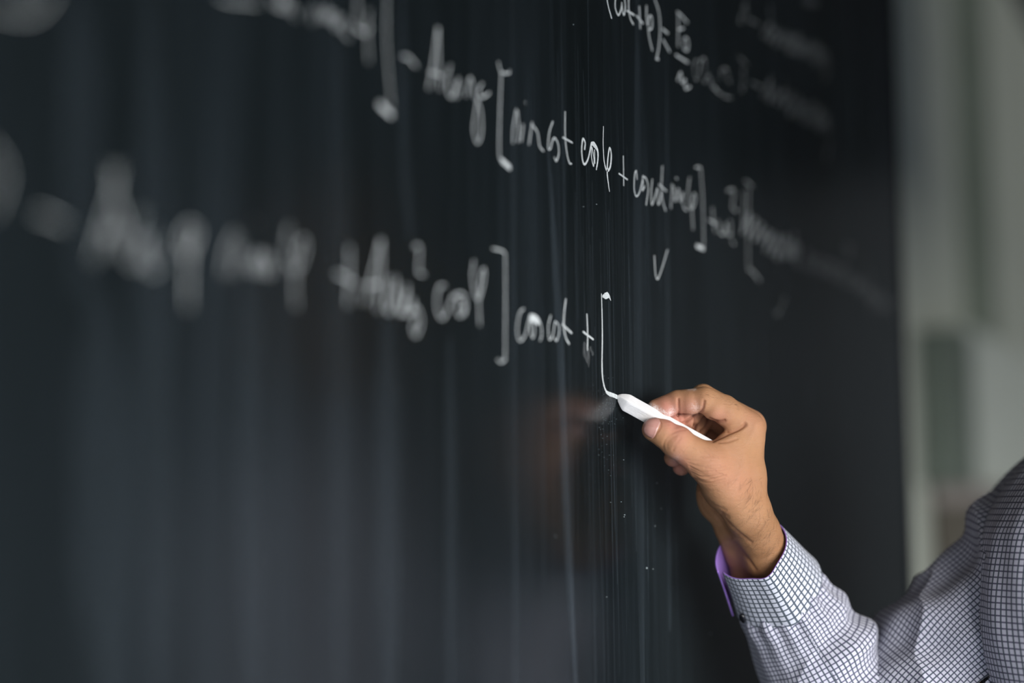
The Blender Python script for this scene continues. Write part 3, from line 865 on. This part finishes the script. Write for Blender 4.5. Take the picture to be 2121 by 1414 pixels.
    CR = [
        (Z5([(545, 240), (548, 330), (555, 400), (545, 440)]), 2.6, 0.9, -30, 16, .9),
        (Z5([(890, 260), (880, 330), (860, 390), (830, 420)]), 2.6, 1.0, -30, 16, .9),
        (Z5([(1160, 520), (1100, 535), (1020, 520), (960, 490)]), 3.0, 1.0, -30, 25, .7),
        (Z5([(1430, 555), (1400, 600), (1300, 645), (1200, 660)]), 3.0, 0.9, -30, 30, .6),
        (Z5([(1440, 580), (1370, 630), (1250, 680), (1130, 735), (1010, 790)]), 3.0, 0.9, -30, 30, .6),
        (Z5([(1330, 760), (1200, 800), (1080, 810)]), 2.4, 0.5, -30, 30, .4),
        (Z5([(1050, 540), (1090, 590), (1130, 660)]), 2.2, 0.5, -30, 30, .4),
        (Z5([(775, 430), (780, 520), (765, 600), (750, 650)]), 3.2, 2.0, 5, 70, 1.0),
        (Z5([(955, 500), (945, 560), (905, 630), (850, 670)]), 3.2, 2.0, 5, 80, 1.0),
        (Z5([(575, 560), (640, 540), (720, 480), (770, 430)]), 2.6, 1.4, 5, 60, .8),
        (Z5([(530, 440), (560, 480), (570, 550)]), 2.0, 0.8, 5, 60, .6),
        # thumb joint
        (Z5([(355, 900), (350, 830), (390, 750), (460, 690), (560, 650), (640, 640)]), 2.0, 0.22, -40, 5, .3),
        (Z5([(400, 890), (400, 820), (450, 760), (520, 720)]), 2.0, 0.18, -40, 5, .2),
        (Z5([(480, 920), (490, 870), (550, 790), (580, 740)]), 2.0, 0.2, -40, 5, .2),
        (Z5([(600, 960), (640, 900), (700, 860)]), 1.6, 0.2, -40, 5, .2),
    ]
    # fan of wrinkles at the base of the thumb
    for (a, b, c, w) in [((700, 1130), (850, 1200), (1040, 1190), .45), ((715, 1170), (860, 1230), (1090, 1215), .4), ((730, 1215), (880, 1270), (1130, 1230), .5),
                         ((745, 1250), (900, 1320), (1180, 1250), .5), ((760, 1290), (920, 1350), (1160, 1300), .4), ((690, 1090), (850, 1130), (1100, 1110), .25),
                         ((650, 1040), (820, 1060), (1050, 1050), .2), ((850, 990), (1000, 1010), (1180, 1000), .12), ((900, 1150), (1040, 1165), (1180, 1130), .3),
                         ((980, 1200), (1100, 1190), (1230, 1150), .3)]:
        CR.append((Z5([a, b, c]), 1.9, w, -40, 40, w * .7))
    for (pts, w) in [([(90, 180), (200, 225), (300, 240), (420, 235), (520, 215)], .7), ([(110, 215), (230, 265), (350, 275), (470, 255)], .55), ([(140, 260), (260, 320), (380, 330)], .4),
                     ([(160, 320), (240, 420), (360, 510), (480, 560)], .8), ([(180, 380), (280, 480), (420, 580), (520, 650)], .7),
                     ([(200, 130), (330, 190), (450, 150)], .5), ([(60, 110), (200, 170), (330, 175)], .5),
                     ([(440, 620), (560, 760), (700, 880), (800, 960)], .9), ([(330, 560), (450, 740), (560, 900)], .8), ([(170, 370), (190, 480), (260, 600), (330, 650)], .8),
                     ([(600, 960), (700, 1090), (790, 1200), (860, 1300)], 1.3), ([(520, 450), (620, 470), (700, 440)], .15)]:
        CR.append((Z6(pts), 3.4, w * 0.5, -40, 90, w * .3))
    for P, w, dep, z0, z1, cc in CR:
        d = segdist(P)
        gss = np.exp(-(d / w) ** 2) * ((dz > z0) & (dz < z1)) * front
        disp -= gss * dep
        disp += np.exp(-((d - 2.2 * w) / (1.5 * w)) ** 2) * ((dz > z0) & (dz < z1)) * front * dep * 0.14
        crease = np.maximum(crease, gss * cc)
    # bed of the thumbnail
    nb = segdist(Z5([(95, 590), (110, 680), (170, 735), (215, 750), (245, 700), (300, 620), (312, 560), (285, 510)]))
    gss = np.exp(-(nb / 1.7) ** 2) * (dz < 5) * front
    disp -= gss * 0.45; crease = np.maximum(crease, gss * 0.5)
    # tendons and veins
    for P, w, a in [(Z6([(900, 60), (860, 250), (840, 420)]), 7, .35), (Z5([(1600, 560), (1500, 800), (1420, 1050), (1350, 1300)]), 7, .4)]:
        disp += np.exp(-(segdist(P) / w) ** 2) * front * a
    V2 = V + N * disp[:, None]
    def blob(x, y, r): return np.exp(-((px - x) ** 2 + (py - y) ** 2) / r ** 2)
    fingers = (dz < 20)
    red = (0.75 * blob(1378, 842, 26) + 0.35 * blob(1430, 840, 24) + 0.4 * blob(1490, 865, 22) + 0.6 * blob(1395, 872, 22) + .5 * blob(1420, 880, 30) + 0.5 * blob(1345, 880, 22)
           + 0.3 * blob(1405, 915, 18) + 0.8 * blob(1400, 965, 26) + 0.25 * blob(1480, 960, 40) + 0.22 * blob(1530, 1000, 40) + .2 * blob(1560, 870, 30))
    red = red + np.clip((dz - 20) / 25, 0, 1) * (py < 985) * 0.35
    tan = np.clip((px - 1530) / 60, 0, 1) * np.clip((py - 930) / 80, 0, 1) * 0.5 + np.clip((py - 1050) / 110, 0, 1) * 0.7
    dust = 0.9 * np.exp(-(segdist(Z5([(150, 310), (230, 340), (330, 400), (430, 430)])) / 5.5) ** 2) * (dz < 12) + 0.5 * blob(1393, 850, 8) * (dz < 12) + 0.35 * blob(1440, 845, 12) * (dz < 10) \
        + 0.8 * np.exp(-(segdist(Z5([(680, 100), (770, 103)])) / 2.5) ** 2) * (dz < 20) + .25 * blob(1400, 950, 10)
    m_ = (dz < 10)
    dust = np.clip(dust, 0, 1)
    return g, D, sample, grad, V2, Q, dict(red=np.clip(red, 0, 1), crease=np.clip(crease, 0, 1), dust=dust, tan=np.clip(tan, 0, 1))

g, D, sdf_sample, sdf_grad, HV, HQ, HA = build_hand()

# rough rest of the body (head, neck, trunk core, arms, other hand) on a coarse grid in world metres*1000
SH = c2w(cam_mm(2205, 1190, 66)) * 1000.0       # right shoulder
EL = c2w(cam_mm(1815, 1560, 60)) * 1000.0     # right elbow
LD = np.array([0.30, -0.954, 0.0])             # direction from right to left shoulder
FD = np.array([-0.954, -0.30, 0.0])            # the way the chest faces
TC = c2w(np.array([548.0, -60.0, 1046.0])) * 1000.0
TC[2] = 0
def bp(l, f_, z): return TC + LD * l + FD * f_ + np.array([0, 0, z])

def build_body():
    lo = np.array([TC[0] - 330, TC[1] - 420, 740]); hi = np.array([TC[0] + 330, TC[1] + 420, 1900])
    g2 = Grid(lo, hi, 6.0); B = g2.field()
    neck = bp(0, 0, 1500)
    add_cone(g2, B, bp(0, -5, 1500), 62, bp(0, 12, 1575), 56, 20)
    add_ell(g2, B, bp(0, 10, 1690), (80, 98, 118), 22, np.array([LD, FD, [0, 0, 1.0]]))
    add_ell(g2, B, bp(0, 38, 1630), (56, 62, 60), 30, np.array([LD, FD, [0, 0, 1.0]]))
    add_cone(g2, B, bp(0, 102, 1690), 9, bp(0, 122, 1657), 14, 10)
    add_cone(g2, B, bp(-20, 98, 1605), 7, bp(20, 98, 1605), 7, 8)
    add_cone(g2, B, bp(-45, 92, 1717), 8, bp(45, 92, 1717), 8, 12)
    for s in (-1, 1): add_ell(g2, B, bp(82 * s, 0, 1675), (10, 20, 33), 5, np.array([LD, FD, [0, 0, 1.0]]))
    # trunk core
    add_cone(g2, B, bp(-90, 0, 1400), 65, bp(90, 0, 1400), 65, 40)
    add_cone(g2, B, bp(-70, 0, 1000), 85, bp(70, 0, 1000), 85, 40)
    add_cone(g2, B, bp(-60, 0, 1000), 85, bp(-70, 0, 1380), 85, 40)
    add_cone(g2, B, bp(60, 0, 1000), 85, bp(70, 0, 1380), 85, 40)
    # right upper arm core down to the elbow and on to the forearm
    add_cone(g2, B, bp(-130, 0, 1400), 45, SH, 36, 20)
    add_cone(g2, B, SH, 36, EL, 28, 8)
    # left arm
    add_cone(g2, B, bp(150, 0, 1390), 42, bp(235, -10, 1130), 42, 15)
    add_cone(g2, B, bp(235, -10, 1130), 40, bp(250, 40, 880), 26, 10)
    add_ell(g2, B, bp(250, 50, 830), (18, 38, 48), 8, np.array([LD, FD, [0, 0, 1.0]]))
    for k in range(4): add_cone(g2, B, bp(250, 26 + 17 * k, 800), 9, bp(246 - 6 * abs(k - 1.5), 26 + 18 * k, 755 + 5 * abs(k - 1.5)), 8, 2)
    add_cone(g2, B, bp(248, 85, 840), 10, bp(240, 98, 800), 9, 4)
    V, Q = surface_nets(g2, B)
    return V / 1000.0, Q
BV, BQ = build_body()
# forearm core joining the elbow to the modelled wrist
def tube_mesh(path, rad, m=24):
    P = np.asarray(path, float); T = np.gradient(P, axis=0); T /= np.linalg.norm(T, axis=1)[:, None]
    n0 = np.cross(T[0], [0, 0, 1.0]); n0 /= np.linalg.norm(n0)
    V = []
    for i in range(len(P)):
        n = n0 - T[i] * (n0 @ T[i]); n /= np.linalg.norm(n); b = np.cross(T[i], n)
        for k in range(m):
            a = 2 * math.pi * k / m
            V.append(P[i] + rad[i] * (math.cos(a) * n + math.sin(a) * b))
    Q = [(i * m + k, i * m + (k + 1) % m, (i + 1) * m + (k + 1) % m, (i + 1) * m + k) for i in range(len(P) - 1) for k in range(m)]
    return np.array(V), np.array(Q)
w0 = c2w(cp(1590, 1185, 52)); w1 = EL / 1000
TV, TQ = tube_mesh([w0 + (w1 - w0) * t for t in np.linspace(0, 1, 12)], np.linspace(0.021, 0.030, 12))

person = empty('person', (float(TC[0] / 1000), float(TC[1] / 1000), 0.0))
tag(person, 'person in a small-checked shirt writing on the blackboard, only the right arm in view', 'person')
HW = c2w(HV)
allV = np.vstack([HW, BV, TV]); allQ = np.vstack([HQ, BQ + len(HW), TQ + len(HW) + len(BV)])
att = {k: np.concatenate([v_, np.full(len(BV) + len(TV), 0.3 if k == 'tan' else 0.0)]) for k, v_ in HA.items()}
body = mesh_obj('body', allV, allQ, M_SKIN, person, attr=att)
body['label'] = 'bare hand and wrist gripping the chalk between thumb and forefinger'

# thumbnail: a thin curved plate lying on the thumb
def project_front(px_, py_, z0=-32, lift=0.12):
    d = np.stack([(px_ - CX) / F, -(py_ - CY) / F, np.ones_like(px_)], 1)
    z = np.full(len(px_), 1000.0 + z0)
    for i in range(60):
        s = sdf_sample(d * z[:, None])
        z = z + np.clip(s * 0.7, -1, 3)
    P = d * z[:, None]
    return P, sdf_grad(P)
def build_nail():
    # outline in picture px, swept from free edge (left) to lunula (right)
    T = lambda L_: np.array([(1320 + a / 6.43, 790 + b / 6.43) for a, b in L_])
    top = smooth_line(T([(100, 560), (150, 505), (210, 488), (260, 492), (292, 515), (306, 555)]), 8)
    bot = smooth_line(T([(86, 615), (100, 680), (140, 722), (190, 748), (216, 742), (245, 690)]), 8)
    # rim parameter: interpolate between the two border curves
    n = len(top); m = 18
    px_, py_ = [], []
    for j in range(m):
        t = j / (m - 1)
        c = top * (1 - t) + bot * t
        # bulge the ends into a rounded nail
        mid = np.array([1351.0, 888.0])
        px_.append(c[:, 0]); py_.append(c[:, 1])
    px_ = np.concatenate(px_); py_ = np.concatenate(py_)
    P, N = project_front(px_, py_)
    tt = np.repeat(np.linspace(0, 1, m), n); ss = np.tile(np.linspace(0, 1, n), m)
    lift = 0.10 + 0.38 * np.minimum(1, 6 * np.minimum(np.minimum(tt, 1 - tt), np.minimum(ss, 1 - ss)))
    P = P + N * lift[:, None]
    Q = np.array([(j * n + i, j * n + i + 1, (j + 1) * n + i + 1, (j + 1) * n + i) for j in range(m - 1) for i in range(n - 1)])
    t = NT('fingernail')
    uv = t.coord('UV'); sep = t.node('ShaderNodeSeparateXYZ'); t.link(uv, sep.inputs[0])
    st = t.noise(t.mapping(uv, (1, 26, 1)), 1.0, 2)
    base = t.mix(st, (0.44, 0.20, 0.16), (0.56, 0.31, 0.26))
    lun = t.ramp(sep.outputs[0], [(0.0, (.8, .8, .8)), (0.07, (0, 0, 0)), (0.86, (0, 0, 0)), (1.0, (.55, .55, .55))])
    base = t.mix(lun, base, (0.60, 0.45, 0.40))
    t.set(Base_Color=base, Roughness=0.28); t.b.inputs['Coat Weight'].default_value = 0.2
    t.b.inputs['Subsurface Weight'].default_value = 0.1; t.b.inputs['Subsurface Scale'].default_value = 0.002
    t.link(t.bump(st, 0.25, 0.0003), t.b.inputs['Normal'])
    uvv = np.stack([ss, tt], 1)
    o = mesh_obj('thumbnail', c2w(P), Q, t.m, body, uv=uvv)
    o['label'] = 'pinkish thumbnail with a pale edge'
    sm = o.modifiers.new('solid', 'SOLIDIFY'); sm.thickness = 0.0004; sm.offset = -1
    return o
build_nail()

# fine dark hairs on wrist and hand
def build_hairs():
    r = random.Random(11)
    V, Q = [], []
    roots = []
    for i in range(190):
        t = r.random()
        x = r.gauss(1572, 20); y = r.uniform(985, 1150)
        roots.append((x + (y - 1060) * 0.25, y, r.uniform(12, 34), 'w'))
    for i in range(50):
        t = r.random(); roots.append((1446 + 95 * t + r.gauss(0, 6), 800 + 34 * t * t + 12 + abs(r.gauss(0, 6)), r.uniform(4, 9), 'i'))
    for i in range(26): roots.append((r.uniform(1405, 1500), r.uniform(925, 975), r.uniform(5, 10), 't'))
    PX = np.array([q[0] for q in roots]); PY = np.array([q[1] for q in roots])
    P, N = project_front(PX, PY, -35)
    ok = np.abs(sdf_sample(P)) < 0.4
    for (x, y, L, kind), p, nn, k in zip(roots, P, N, ok):
        if not k or nn[2] > 0.15: continue
        ang = {'w': r.gauss(-2.2, 0.5), 'i': r.gauss(-0.4, .4), 't': r.gauss(-.8, .3)}[kind]
        dirv = np.array([math.cos(ang), math.sin(ang), -0.1])
        dirv = dirv - nn * (dirv @ nn); dirv /= np.linalg.norm(dirv)
        side = np.cross(nn, dirv); curl = r.gauss(0, 0.35)
        pts = []
        for s in np.linspace(0, 1, 5):
            q = p + dirv * (L / 2.93 * s) + side * (curl * L / 2.93 * s * s) + nn * (0.15 + 0.9 * s * (1 - .5 * s))
            pts.append(q)
        n = len(V)
        for s, q in zip(np.linspace(0, 1, 5), pts):
            w = 0.038 * (1 - 0.6 * s)
            V.append(q + side * w); V.append(q - side * w * .5 + nn * w); V.append(q - side * w * .5 - nn * w)
        for a in range(4):
            for b in range(3):
                Q.append((n + a * 3 + b, n + a * 3 + (b + 1) % 3, n + (a + 1) * 3 + (b + 1) % 3, n + (a + 1) * 3 + b))
    o = mesh_obj('arm_hair', c2w(np.array(V)), np.array(Q), plain('arm_hair', (0.05, 0.03, 0.02), 0.6, 100), body)
    o['kind'] = 'stuff'; o['label'] = 'sparse fine dark hairs on the wrist and the back of the hand'
build_hairs()

# ---------------------------------------------------------------- shirt
def fnoise(x, y, seed=0):
    """smooth pseudo noise by summed sines"""
    r = random.Random(seed); out = 0
    for k in range(7):
        a, b, c = r.uniform(-1, 1), r.uniform(-1, 1), r.uniform(0, 6.28)
        f_ = 0.6 + 0.5 * k
        out = out + np.sin(f_ * (a * x + b * y) * 1.9 + c + 0.8 * np.sin(x * b + c)) / (1 + 0.5 * k)
    return out / 3.0

class Sweep:
    def __init__(s, pts, n):
        P = smooth_line([p[:3] for p in pts], 24); R = smooth_line([(p[3], 0) for p in pts], 24)[:, 0]
        L = np.concatenate([[0], np.cumsum(np.linalg.norm(np.diff(P, axis=0), axis=1))])
        s.L = L[-1]; t = np.linspace(0, s.L, n)
        s.P = np.stack([np.interp(t, L, P[:, i]) for i in range(3)], 1); s.R = np.interp(t, L, R); s.s = t
        T = np.gradient(s.P, axis=0); s.T = T / np.linalg.norm(T, axis=1)[:, None]
        ref = np.array([0, 0, -1.0])
        N = ref - s.T * (s.T @ ref)[:, None]; s.N = N / np.linalg.norm(N, axis=1)[:, None]     # toward the camera
        s.B = np.cross(s.T, s.N)

def bumpf(x, c, w): return np.exp(-((x - c) / w) ** 2)

def tube_surface(sw, m, dispf, uscale=None, th0=0.0, th1=2 * math.pi):
    th = np.linspace(th0, th1, m)
    S, THT = np.meshgrid(sw.s, th, indexing='ij')
    R = sw.R[:, None] + dispf(S, THT)
    dirs = np.cos(THT)[..., None] * sw.N[:, None, :] + np.sin(THT)[..., None] * sw.B[:, None, :]
    V = sw.P[:, None, :] + dirs * R[..., None]
    U = THT * (uscale if uscale else sw.R.mean())
    n = len(sw.s)
    i = np.arange(n - 1)[:, None] * m + np.arange(m - 1)[None, :]
    Q = np.stack([i, i + 1, i + m + 1, i + m], -1).reshape(-1, 4)
    return V.reshape(-1, 3), Q, np.stack([U.ravel(), S.ravel()], 1)

shirt = empty('shirt', (0, 0, 0)); shirt.parent = person
shirt['label'] = 'white and dark blue small-checked long-sleeved shirt'
shirt.location = (0, 0, 0)

# lower sleeve, from the cuff seam to the elbow.  B points: T x N, T runs away from the hand
def P4(px_, py_, dz, r): return (*cam_mm(px_, py_, dz), r)
fore = Sweep([P4(1604, 1214, 53, 33), P4(1654, 1296, 60, 40), P4(1708, 1385, 62, 46), P4(1765, 1480, 62, 52), P4(1812, 1565, 60, 56)], 260)
def ridge(x, y, seed): return 1 - 2 * np.abs(np.clip(fnoise(x, y, seed), -1, 1)) ** 0.8
def fore_disp(S, T):
    q = S / fore.L
    pl = np.exp(-S / 26.0) * np.clip(S / 8.0, 0, 1) * 2.6 * np.sin(T * 14 + 1.2 * np.sin(T * 2))          # gathers at the cuff
    w = ridge(S / 34 + 1.2 * np.sin(T), T * 1.3 + S / 70, 3) * (2.0 + 3.0 * np.clip(q, 0, 1))
    f1 = 4.6 * np.sin(S / 5.6 + 2.2 * np.cos(T - 0.6) + 1.3 * np.sin(S / 31)) * np.clip((S - 12) / 40, 0, 1) * (0.5 + 0.5 * np.cos(T - 1.4)) ** 1.2
    return pl + w + f1 - 3.0 * np.exp(-S / 7.0) + 1.5 * np.exp(-((S - 14) / 8) ** 2)
fv, fq, fuv = tube_surface(fore, 260, fore_disp, 44)
# upper sleeve, elbow to shoulder
upper = Sweep([P4(1800, 1580, 62, 52), P4(1845, 1520, 62, 58), P4(1910, 1440, 62, 62), P4(2010, 1345, 64, 64), P4(2110, 1255, 64, 65), P4(2192, 1187, 64, 67), P4(2240, 1165, 66, 62)], 420)
def upper_disp(S, T):
    q = S / upper.L
    x = S - (upper.L * 0.66 + 30 * np.sin(T - 0.5))
    fold = 1 / (1 + np.exp(-x / 3.0))                                             # the step where cloth piles over the arm
    d = (fold - 0.55) * 9.0 + 4.0 * np.exp(-((x - 10) / 9) ** 2)
    d = d + ridge(S / 42 + 0.6 * T, T * 1.5 - S / 90, 8) * 5.0
    d = d + 5.0 * np.sin(S / 9.5 + 2.6 * T) * np.exp(-((q - 0.30) / 0.20) ** 2) * (0.6 + 0.4 * np.cos(T - 0.3))
    d = d + 2.6 * np.sin(T * 6 + S / 50.0) * 1.4 * np.exp(-((q - 0.7) / 0.2) ** 2)
    return d
uv_, uq, uuv = tube_surface(upper, 260, upper_disp, 62)
fuv = fuv * 1.13; uuv = uuv * 1.25
SV = np.vstack([fv, uv_]); SQ = np.vstack([fq, uq + len(fv)]); SUV = np.vstack([fuv, uuv + 1.3])
slv = mesh_obj('sleeve', c2w(SV), SQ, M_SHIRT, shirt, uv=SUV)
slv['label'] = 'creased checked sleeve bent at the elbow'

# cuff
cuff = Sweep([P4(1556, 1136, 30, 27.5), P4(1581, 1175, 42, 31.5), P4(1607, 1217, 54, 36.5)], 90)
GAP = math.radians(-84)        # front edge of the cuff opening; the far edge stands out beyond it
END = math.radians(269)
def cuff_disp(S, T):
    fl = 2.6 * np.clip(1 - (END - T) / 1.0, 0, 1) ** 1.5
    k = 5.0 * np.exp(-((np.mod(T + 0.12 + math.pi, 2 * math.pi) - math.pi) / 0.30) ** 2)    # the folded corner in front
    return fl + k + 0.5 * fnoise(S / 30, T, 4)
cv, cq, cuv = tube_surface(cuff, 200, cuff_disp, 32, GAP, END)
cq = cq[:, ::-1]
cuf = mesh_obj('cuff', c2w(cv), cq, [M_CUFF, M_LINING], shirt, uv=cuv)
m = cuf.modifiers.new('thick', 'SOLIDIFY'); m.thickness = 0.0011; m.offset = -1
m.material_offset = 1; m.material_offset_rim = 1
cuf['label'] = 'checked cuff with purple lining'

# ---------------------------------------------------------------- shirt body (torso), in world space
levels = [(900, 170, 118), (960, 172, 120), (1060, 174, 122), (1180, 182, 124), (1300, 198, 126), (1380, 205, 127), (1425, 201, 124), (1450, 190, 119), (1470, 176, 112), (1485, 162, 104), (1505, 138, 92), (1525, 108, 82), (1545, 80, 72), (1560, 66, 66)]
Lv = smooth_line(levels, 16)
mm_ = 300
th = np.linspace(0, 2 * math.pi, mm_)
tv, tuv = [], []
sacc = 0; prev = None
for z, a, b in Lv:
    ca, sa = np.cos(th), np.sin(th)
    pw = 4.2 - 1.8 * max(0, min(1, (z - 1440) / 90))
    q = (np.abs(ca) ** pw + np.abs(sa) ** pw) ** (-1 / pw)
    fold = 5.0 * fnoise(th * 7, np.full_like(th, z / 75.0), 12) + 2.2 * np.sin(z / 17.0 + 4 * np.sin(th * 2)) * np.exp(-((np.mod(th - math.pi + 0.35 + math.pi, 2 * math.pi) - math.pi) / 0.5) ** 2) * math.exp(-((z - 1330) / 70) ** 2)
    P = TC[None, :] + (q * ca * a + ca * fold)[:, None] * LD + (q * sa * b + sa * fold)[:, None] * FD + np.array([0, 0, z])
    tv.append(P / 1000.0)
    arc = np.concatenate([[0], np.cumsum(np.linalg.norm(np.diff(np.stack([q * ca * 190, q * sa * 124], 1), axis=0), axis=1))])
    tuv.append(np.stack([arc, np.full(mm_, z + 0.0)], 1))
tv = np.vstack(tv); tuv = np.vstack(tuv)
i = np.arange(len(Lv) - 1)[:, None] * mm_ + np.arange(mm_ - 1)[None, :]
tq = np.stack([i, i + 1, i + mm_ + 1, i + mm_], -1).reshape(-1, 4)
tb = mesh_obj('shirt_front_and_back', tv, tq, M_SHIRT, shirt, uv=tuv)
# left sleeve
def W4(p, r): return (*p, r)
ls = smooth_line([bp(120, 0, 1440), bp(165, 0, 1400), bp(212, -5, 1290), bp(238, -10, 1130), bp(246, 20, 1000), bp(250, 40, 890)], 12)
lv, lq = tube_mesh(ls / 1000, np.interp(np.linspace(0, 1, len(ls)), [0, .12, .35, .6, .95, 1], [.050, .064, .062, .054, .040, .036]), 40)
nn_ = len(ls)
luv = np.array([[k * 6.0, j * 9.0] for j in range(nn_) for k in range(40)])
mesh_obj('sleeve', lv, lq, M_SHIRT, shirt, uv=luv)
# collar: a standing band with a turned-down fall around the neck
def build_collar():
    prof = [(66, 1545), (62, 1566), (64, 1576), (72, 1572), (84, 1545), (88, 1532)]
    V, UV = [], []
    n = 60
    for j, (r, z) in enumerate(prof):
        for k in range(n + 1):
            a = 2 * math.pi * k / n
            drop = -16 * max(0, math.sin(a)) ** 4 * (j >= 3)
            V.append((TC + LD * r * math.cos(a) + FD * (r * math.sin(a) + 4) + np.array([0, 0, z + drop - 10])) / 1000)
            UV.append((k * 8.0, j * 11.0))
    Q = np.array([(j * (n + 1) + k, j * (n + 1) + k + 1, (j + 1) * (n + 1) + k + 1, (j + 1) * (n + 1) + k) for j in range(len(prof) - 1) for k in range(n)])
    return mesh_obj('collar', np.array(V), Q, M_SHIRT, shirt, uv=np.array(UV))
build_collar()
# seam tape along the armhole: a folded edge that follows the torso side
def build_seam():
    P = [cam_mm(2126, 962, -42), cam_mm(2098, 985, -52), cam_mm(2086, 1030, -60), cam_mm(2083, 1100, -66), cam_mm(2076, 1180, -70), cam_mm(2070, 1250, -72), cam_mm(2068, 1330, -72), cam_mm(2070, 1430, -72)]
    L_ = smooth_line(P, 14)
    V, Q = tube_mesh(c2w(L_), np.full(len(L_), 0.0011), 8)
    uvs = np.array([[k * 0.8, j * 1.7] for j in range(len(L_)) for k in range(8)])
    return mesh_obj('armhole_seam', V, Q, M_SHIRT, shirt, uv=uvs)

# ---------------------------------------------------------------- cufflink: black oval button with a bright stud
def build_link():
    k_, t_ = 74, math.radians(-66)
    nrm = math.cos(t_) * cuff.N[k_] + math.sin(t_) * cuff.B[k_]
    c = cuff.P[k_] + nrm * (cuff.R[k_] + 2.6)
    nrm = nrm + np.array([-0.1, 0.1, -0.5]); nrm /= np.linalg.norm(nrm)
    a = cuff.T[k_] - nrm * (cuff.T[k_] @ nrm); a /= np.linalg.norm(a)
    b = np.cross(nrm, a)
    V = []; rings = [(0, 0), (0.7, 0.55), (1.0, 0.2), (1.0, -1.4), (0.5, -2.0), (0.4, -5.0)]
    n = 28
    for r_, z_ in rings:
        for k in range(n):
            t = 2 * math.pi * k / n
            V.append(c + a * (3.9 * r_ * math.cos(t)) + b * (2.3 * r_ * math.sin(t)) + nrm * z_ * 1.0 + nrm * (0.7 if r_ == 0 else 0))
    Q = [(j * n + k, j * n + (k + 1) % n, (j + 1) * n + (k + 1) % n, (j + 1) * n + k) for j in range(len(rings) - 1) for k in range(n)]
    o = mesh_obj('cufflink', c2w(np.array(V)), np.array(Q), M_BLACK, shirt)
    o['label'] = 'small glossy black cufflink'
build_link()

for sx in (-1, 1):
    c_ = bp(33 * sx, 96, 1702) / 1000
    V, Q = [], []
    for a in range(9):
        for b in range(16):
            ph, tt = math.pi * a / 8, 2 * math.pi * b / 16
            V.append(c_ + 0.0125 * (LD * math.sin(ph) * math.cos(tt) + np.array([0, 0, 1.0]) * math.sin(ph) * math.sin(tt) * 0.62 + FD * math.cos(ph)))
            if a < 8: Q.append((a * 16 + b, a * 16 + (b + 1) % 16, (a + 1) * 16 + (b + 1) % 16, (a + 1) * 16 + b))
    e_ = mesh_obj('eye', np.array(V), np.array(Q), [plain('eye_white', (0.7, 0.68, 0.65), 0.2, 60), M_BLACK], body)
    for p_ in e_.data.polygons: p_.material_index = 1 if p_.index < 32 else 0

# ---------------------------------------------------------------- trousers, shoes, hair (out of frame, completes the figure)
def sdf_part(name, prims, lo, hi, h, mat, parent, k=20):
    g3 = Grid(lo, hi, h); B = g3.field()
    for p in prims:
        if p[0] == 'c': add_cone(g3, B, *p[1:], k)
        else: add_ell(g3, B, p[1], p[2], k, np.array([LD, FD, [0, 0, 1.0]]))
    V, Q = surface_nets(g3, B)
    return mesh_obj(name, V / 1000.0, Q, mat, parent)
lo = np.array([TC[0] - 300, TC[1] - 320, 30]); hi = np.array([TC[0] + 300, TC[1] + 320, 1050])
sdf_part('trousers', [('c', bp(-75, 0, 930), 108, bp(75, 0, 930), 108), ('c', bp(-85, 0, 880), 98, bp(-100, 5, 480), 74), ('c', bp(-100, 5, 480), 74, bp(-105, -5, 90), 55),
                      ('c', bp(85, 0, 880), 98, bp(100, 5, 480), 74), ('c', bp(100, 5, 480), 74, bp(105, -5, 90), 55)], lo, hi, 9.0, M_TROUSER, person)
for s in (-1, 1):
    sdf_part('shoe', [('c', bp(105 * s, -50, 45), 42, bp(108 * s, 150, 34), 34)], TC + np.array([-330, -330, -5]), TC + np.array([330, 330, 110]), 6.0, M_SHOE, person)
sdf_part('hair', [('e', bp(0, -18, 1713), (88, 98, 112)), ('c', bp(-30, -60, 1675), 45, bp(30, -60, 1675), 45)], TC + np.array([-200, -200, 1600]), TC + np.array([200, 200, 1900]), 6.0, M_HAIR, body)
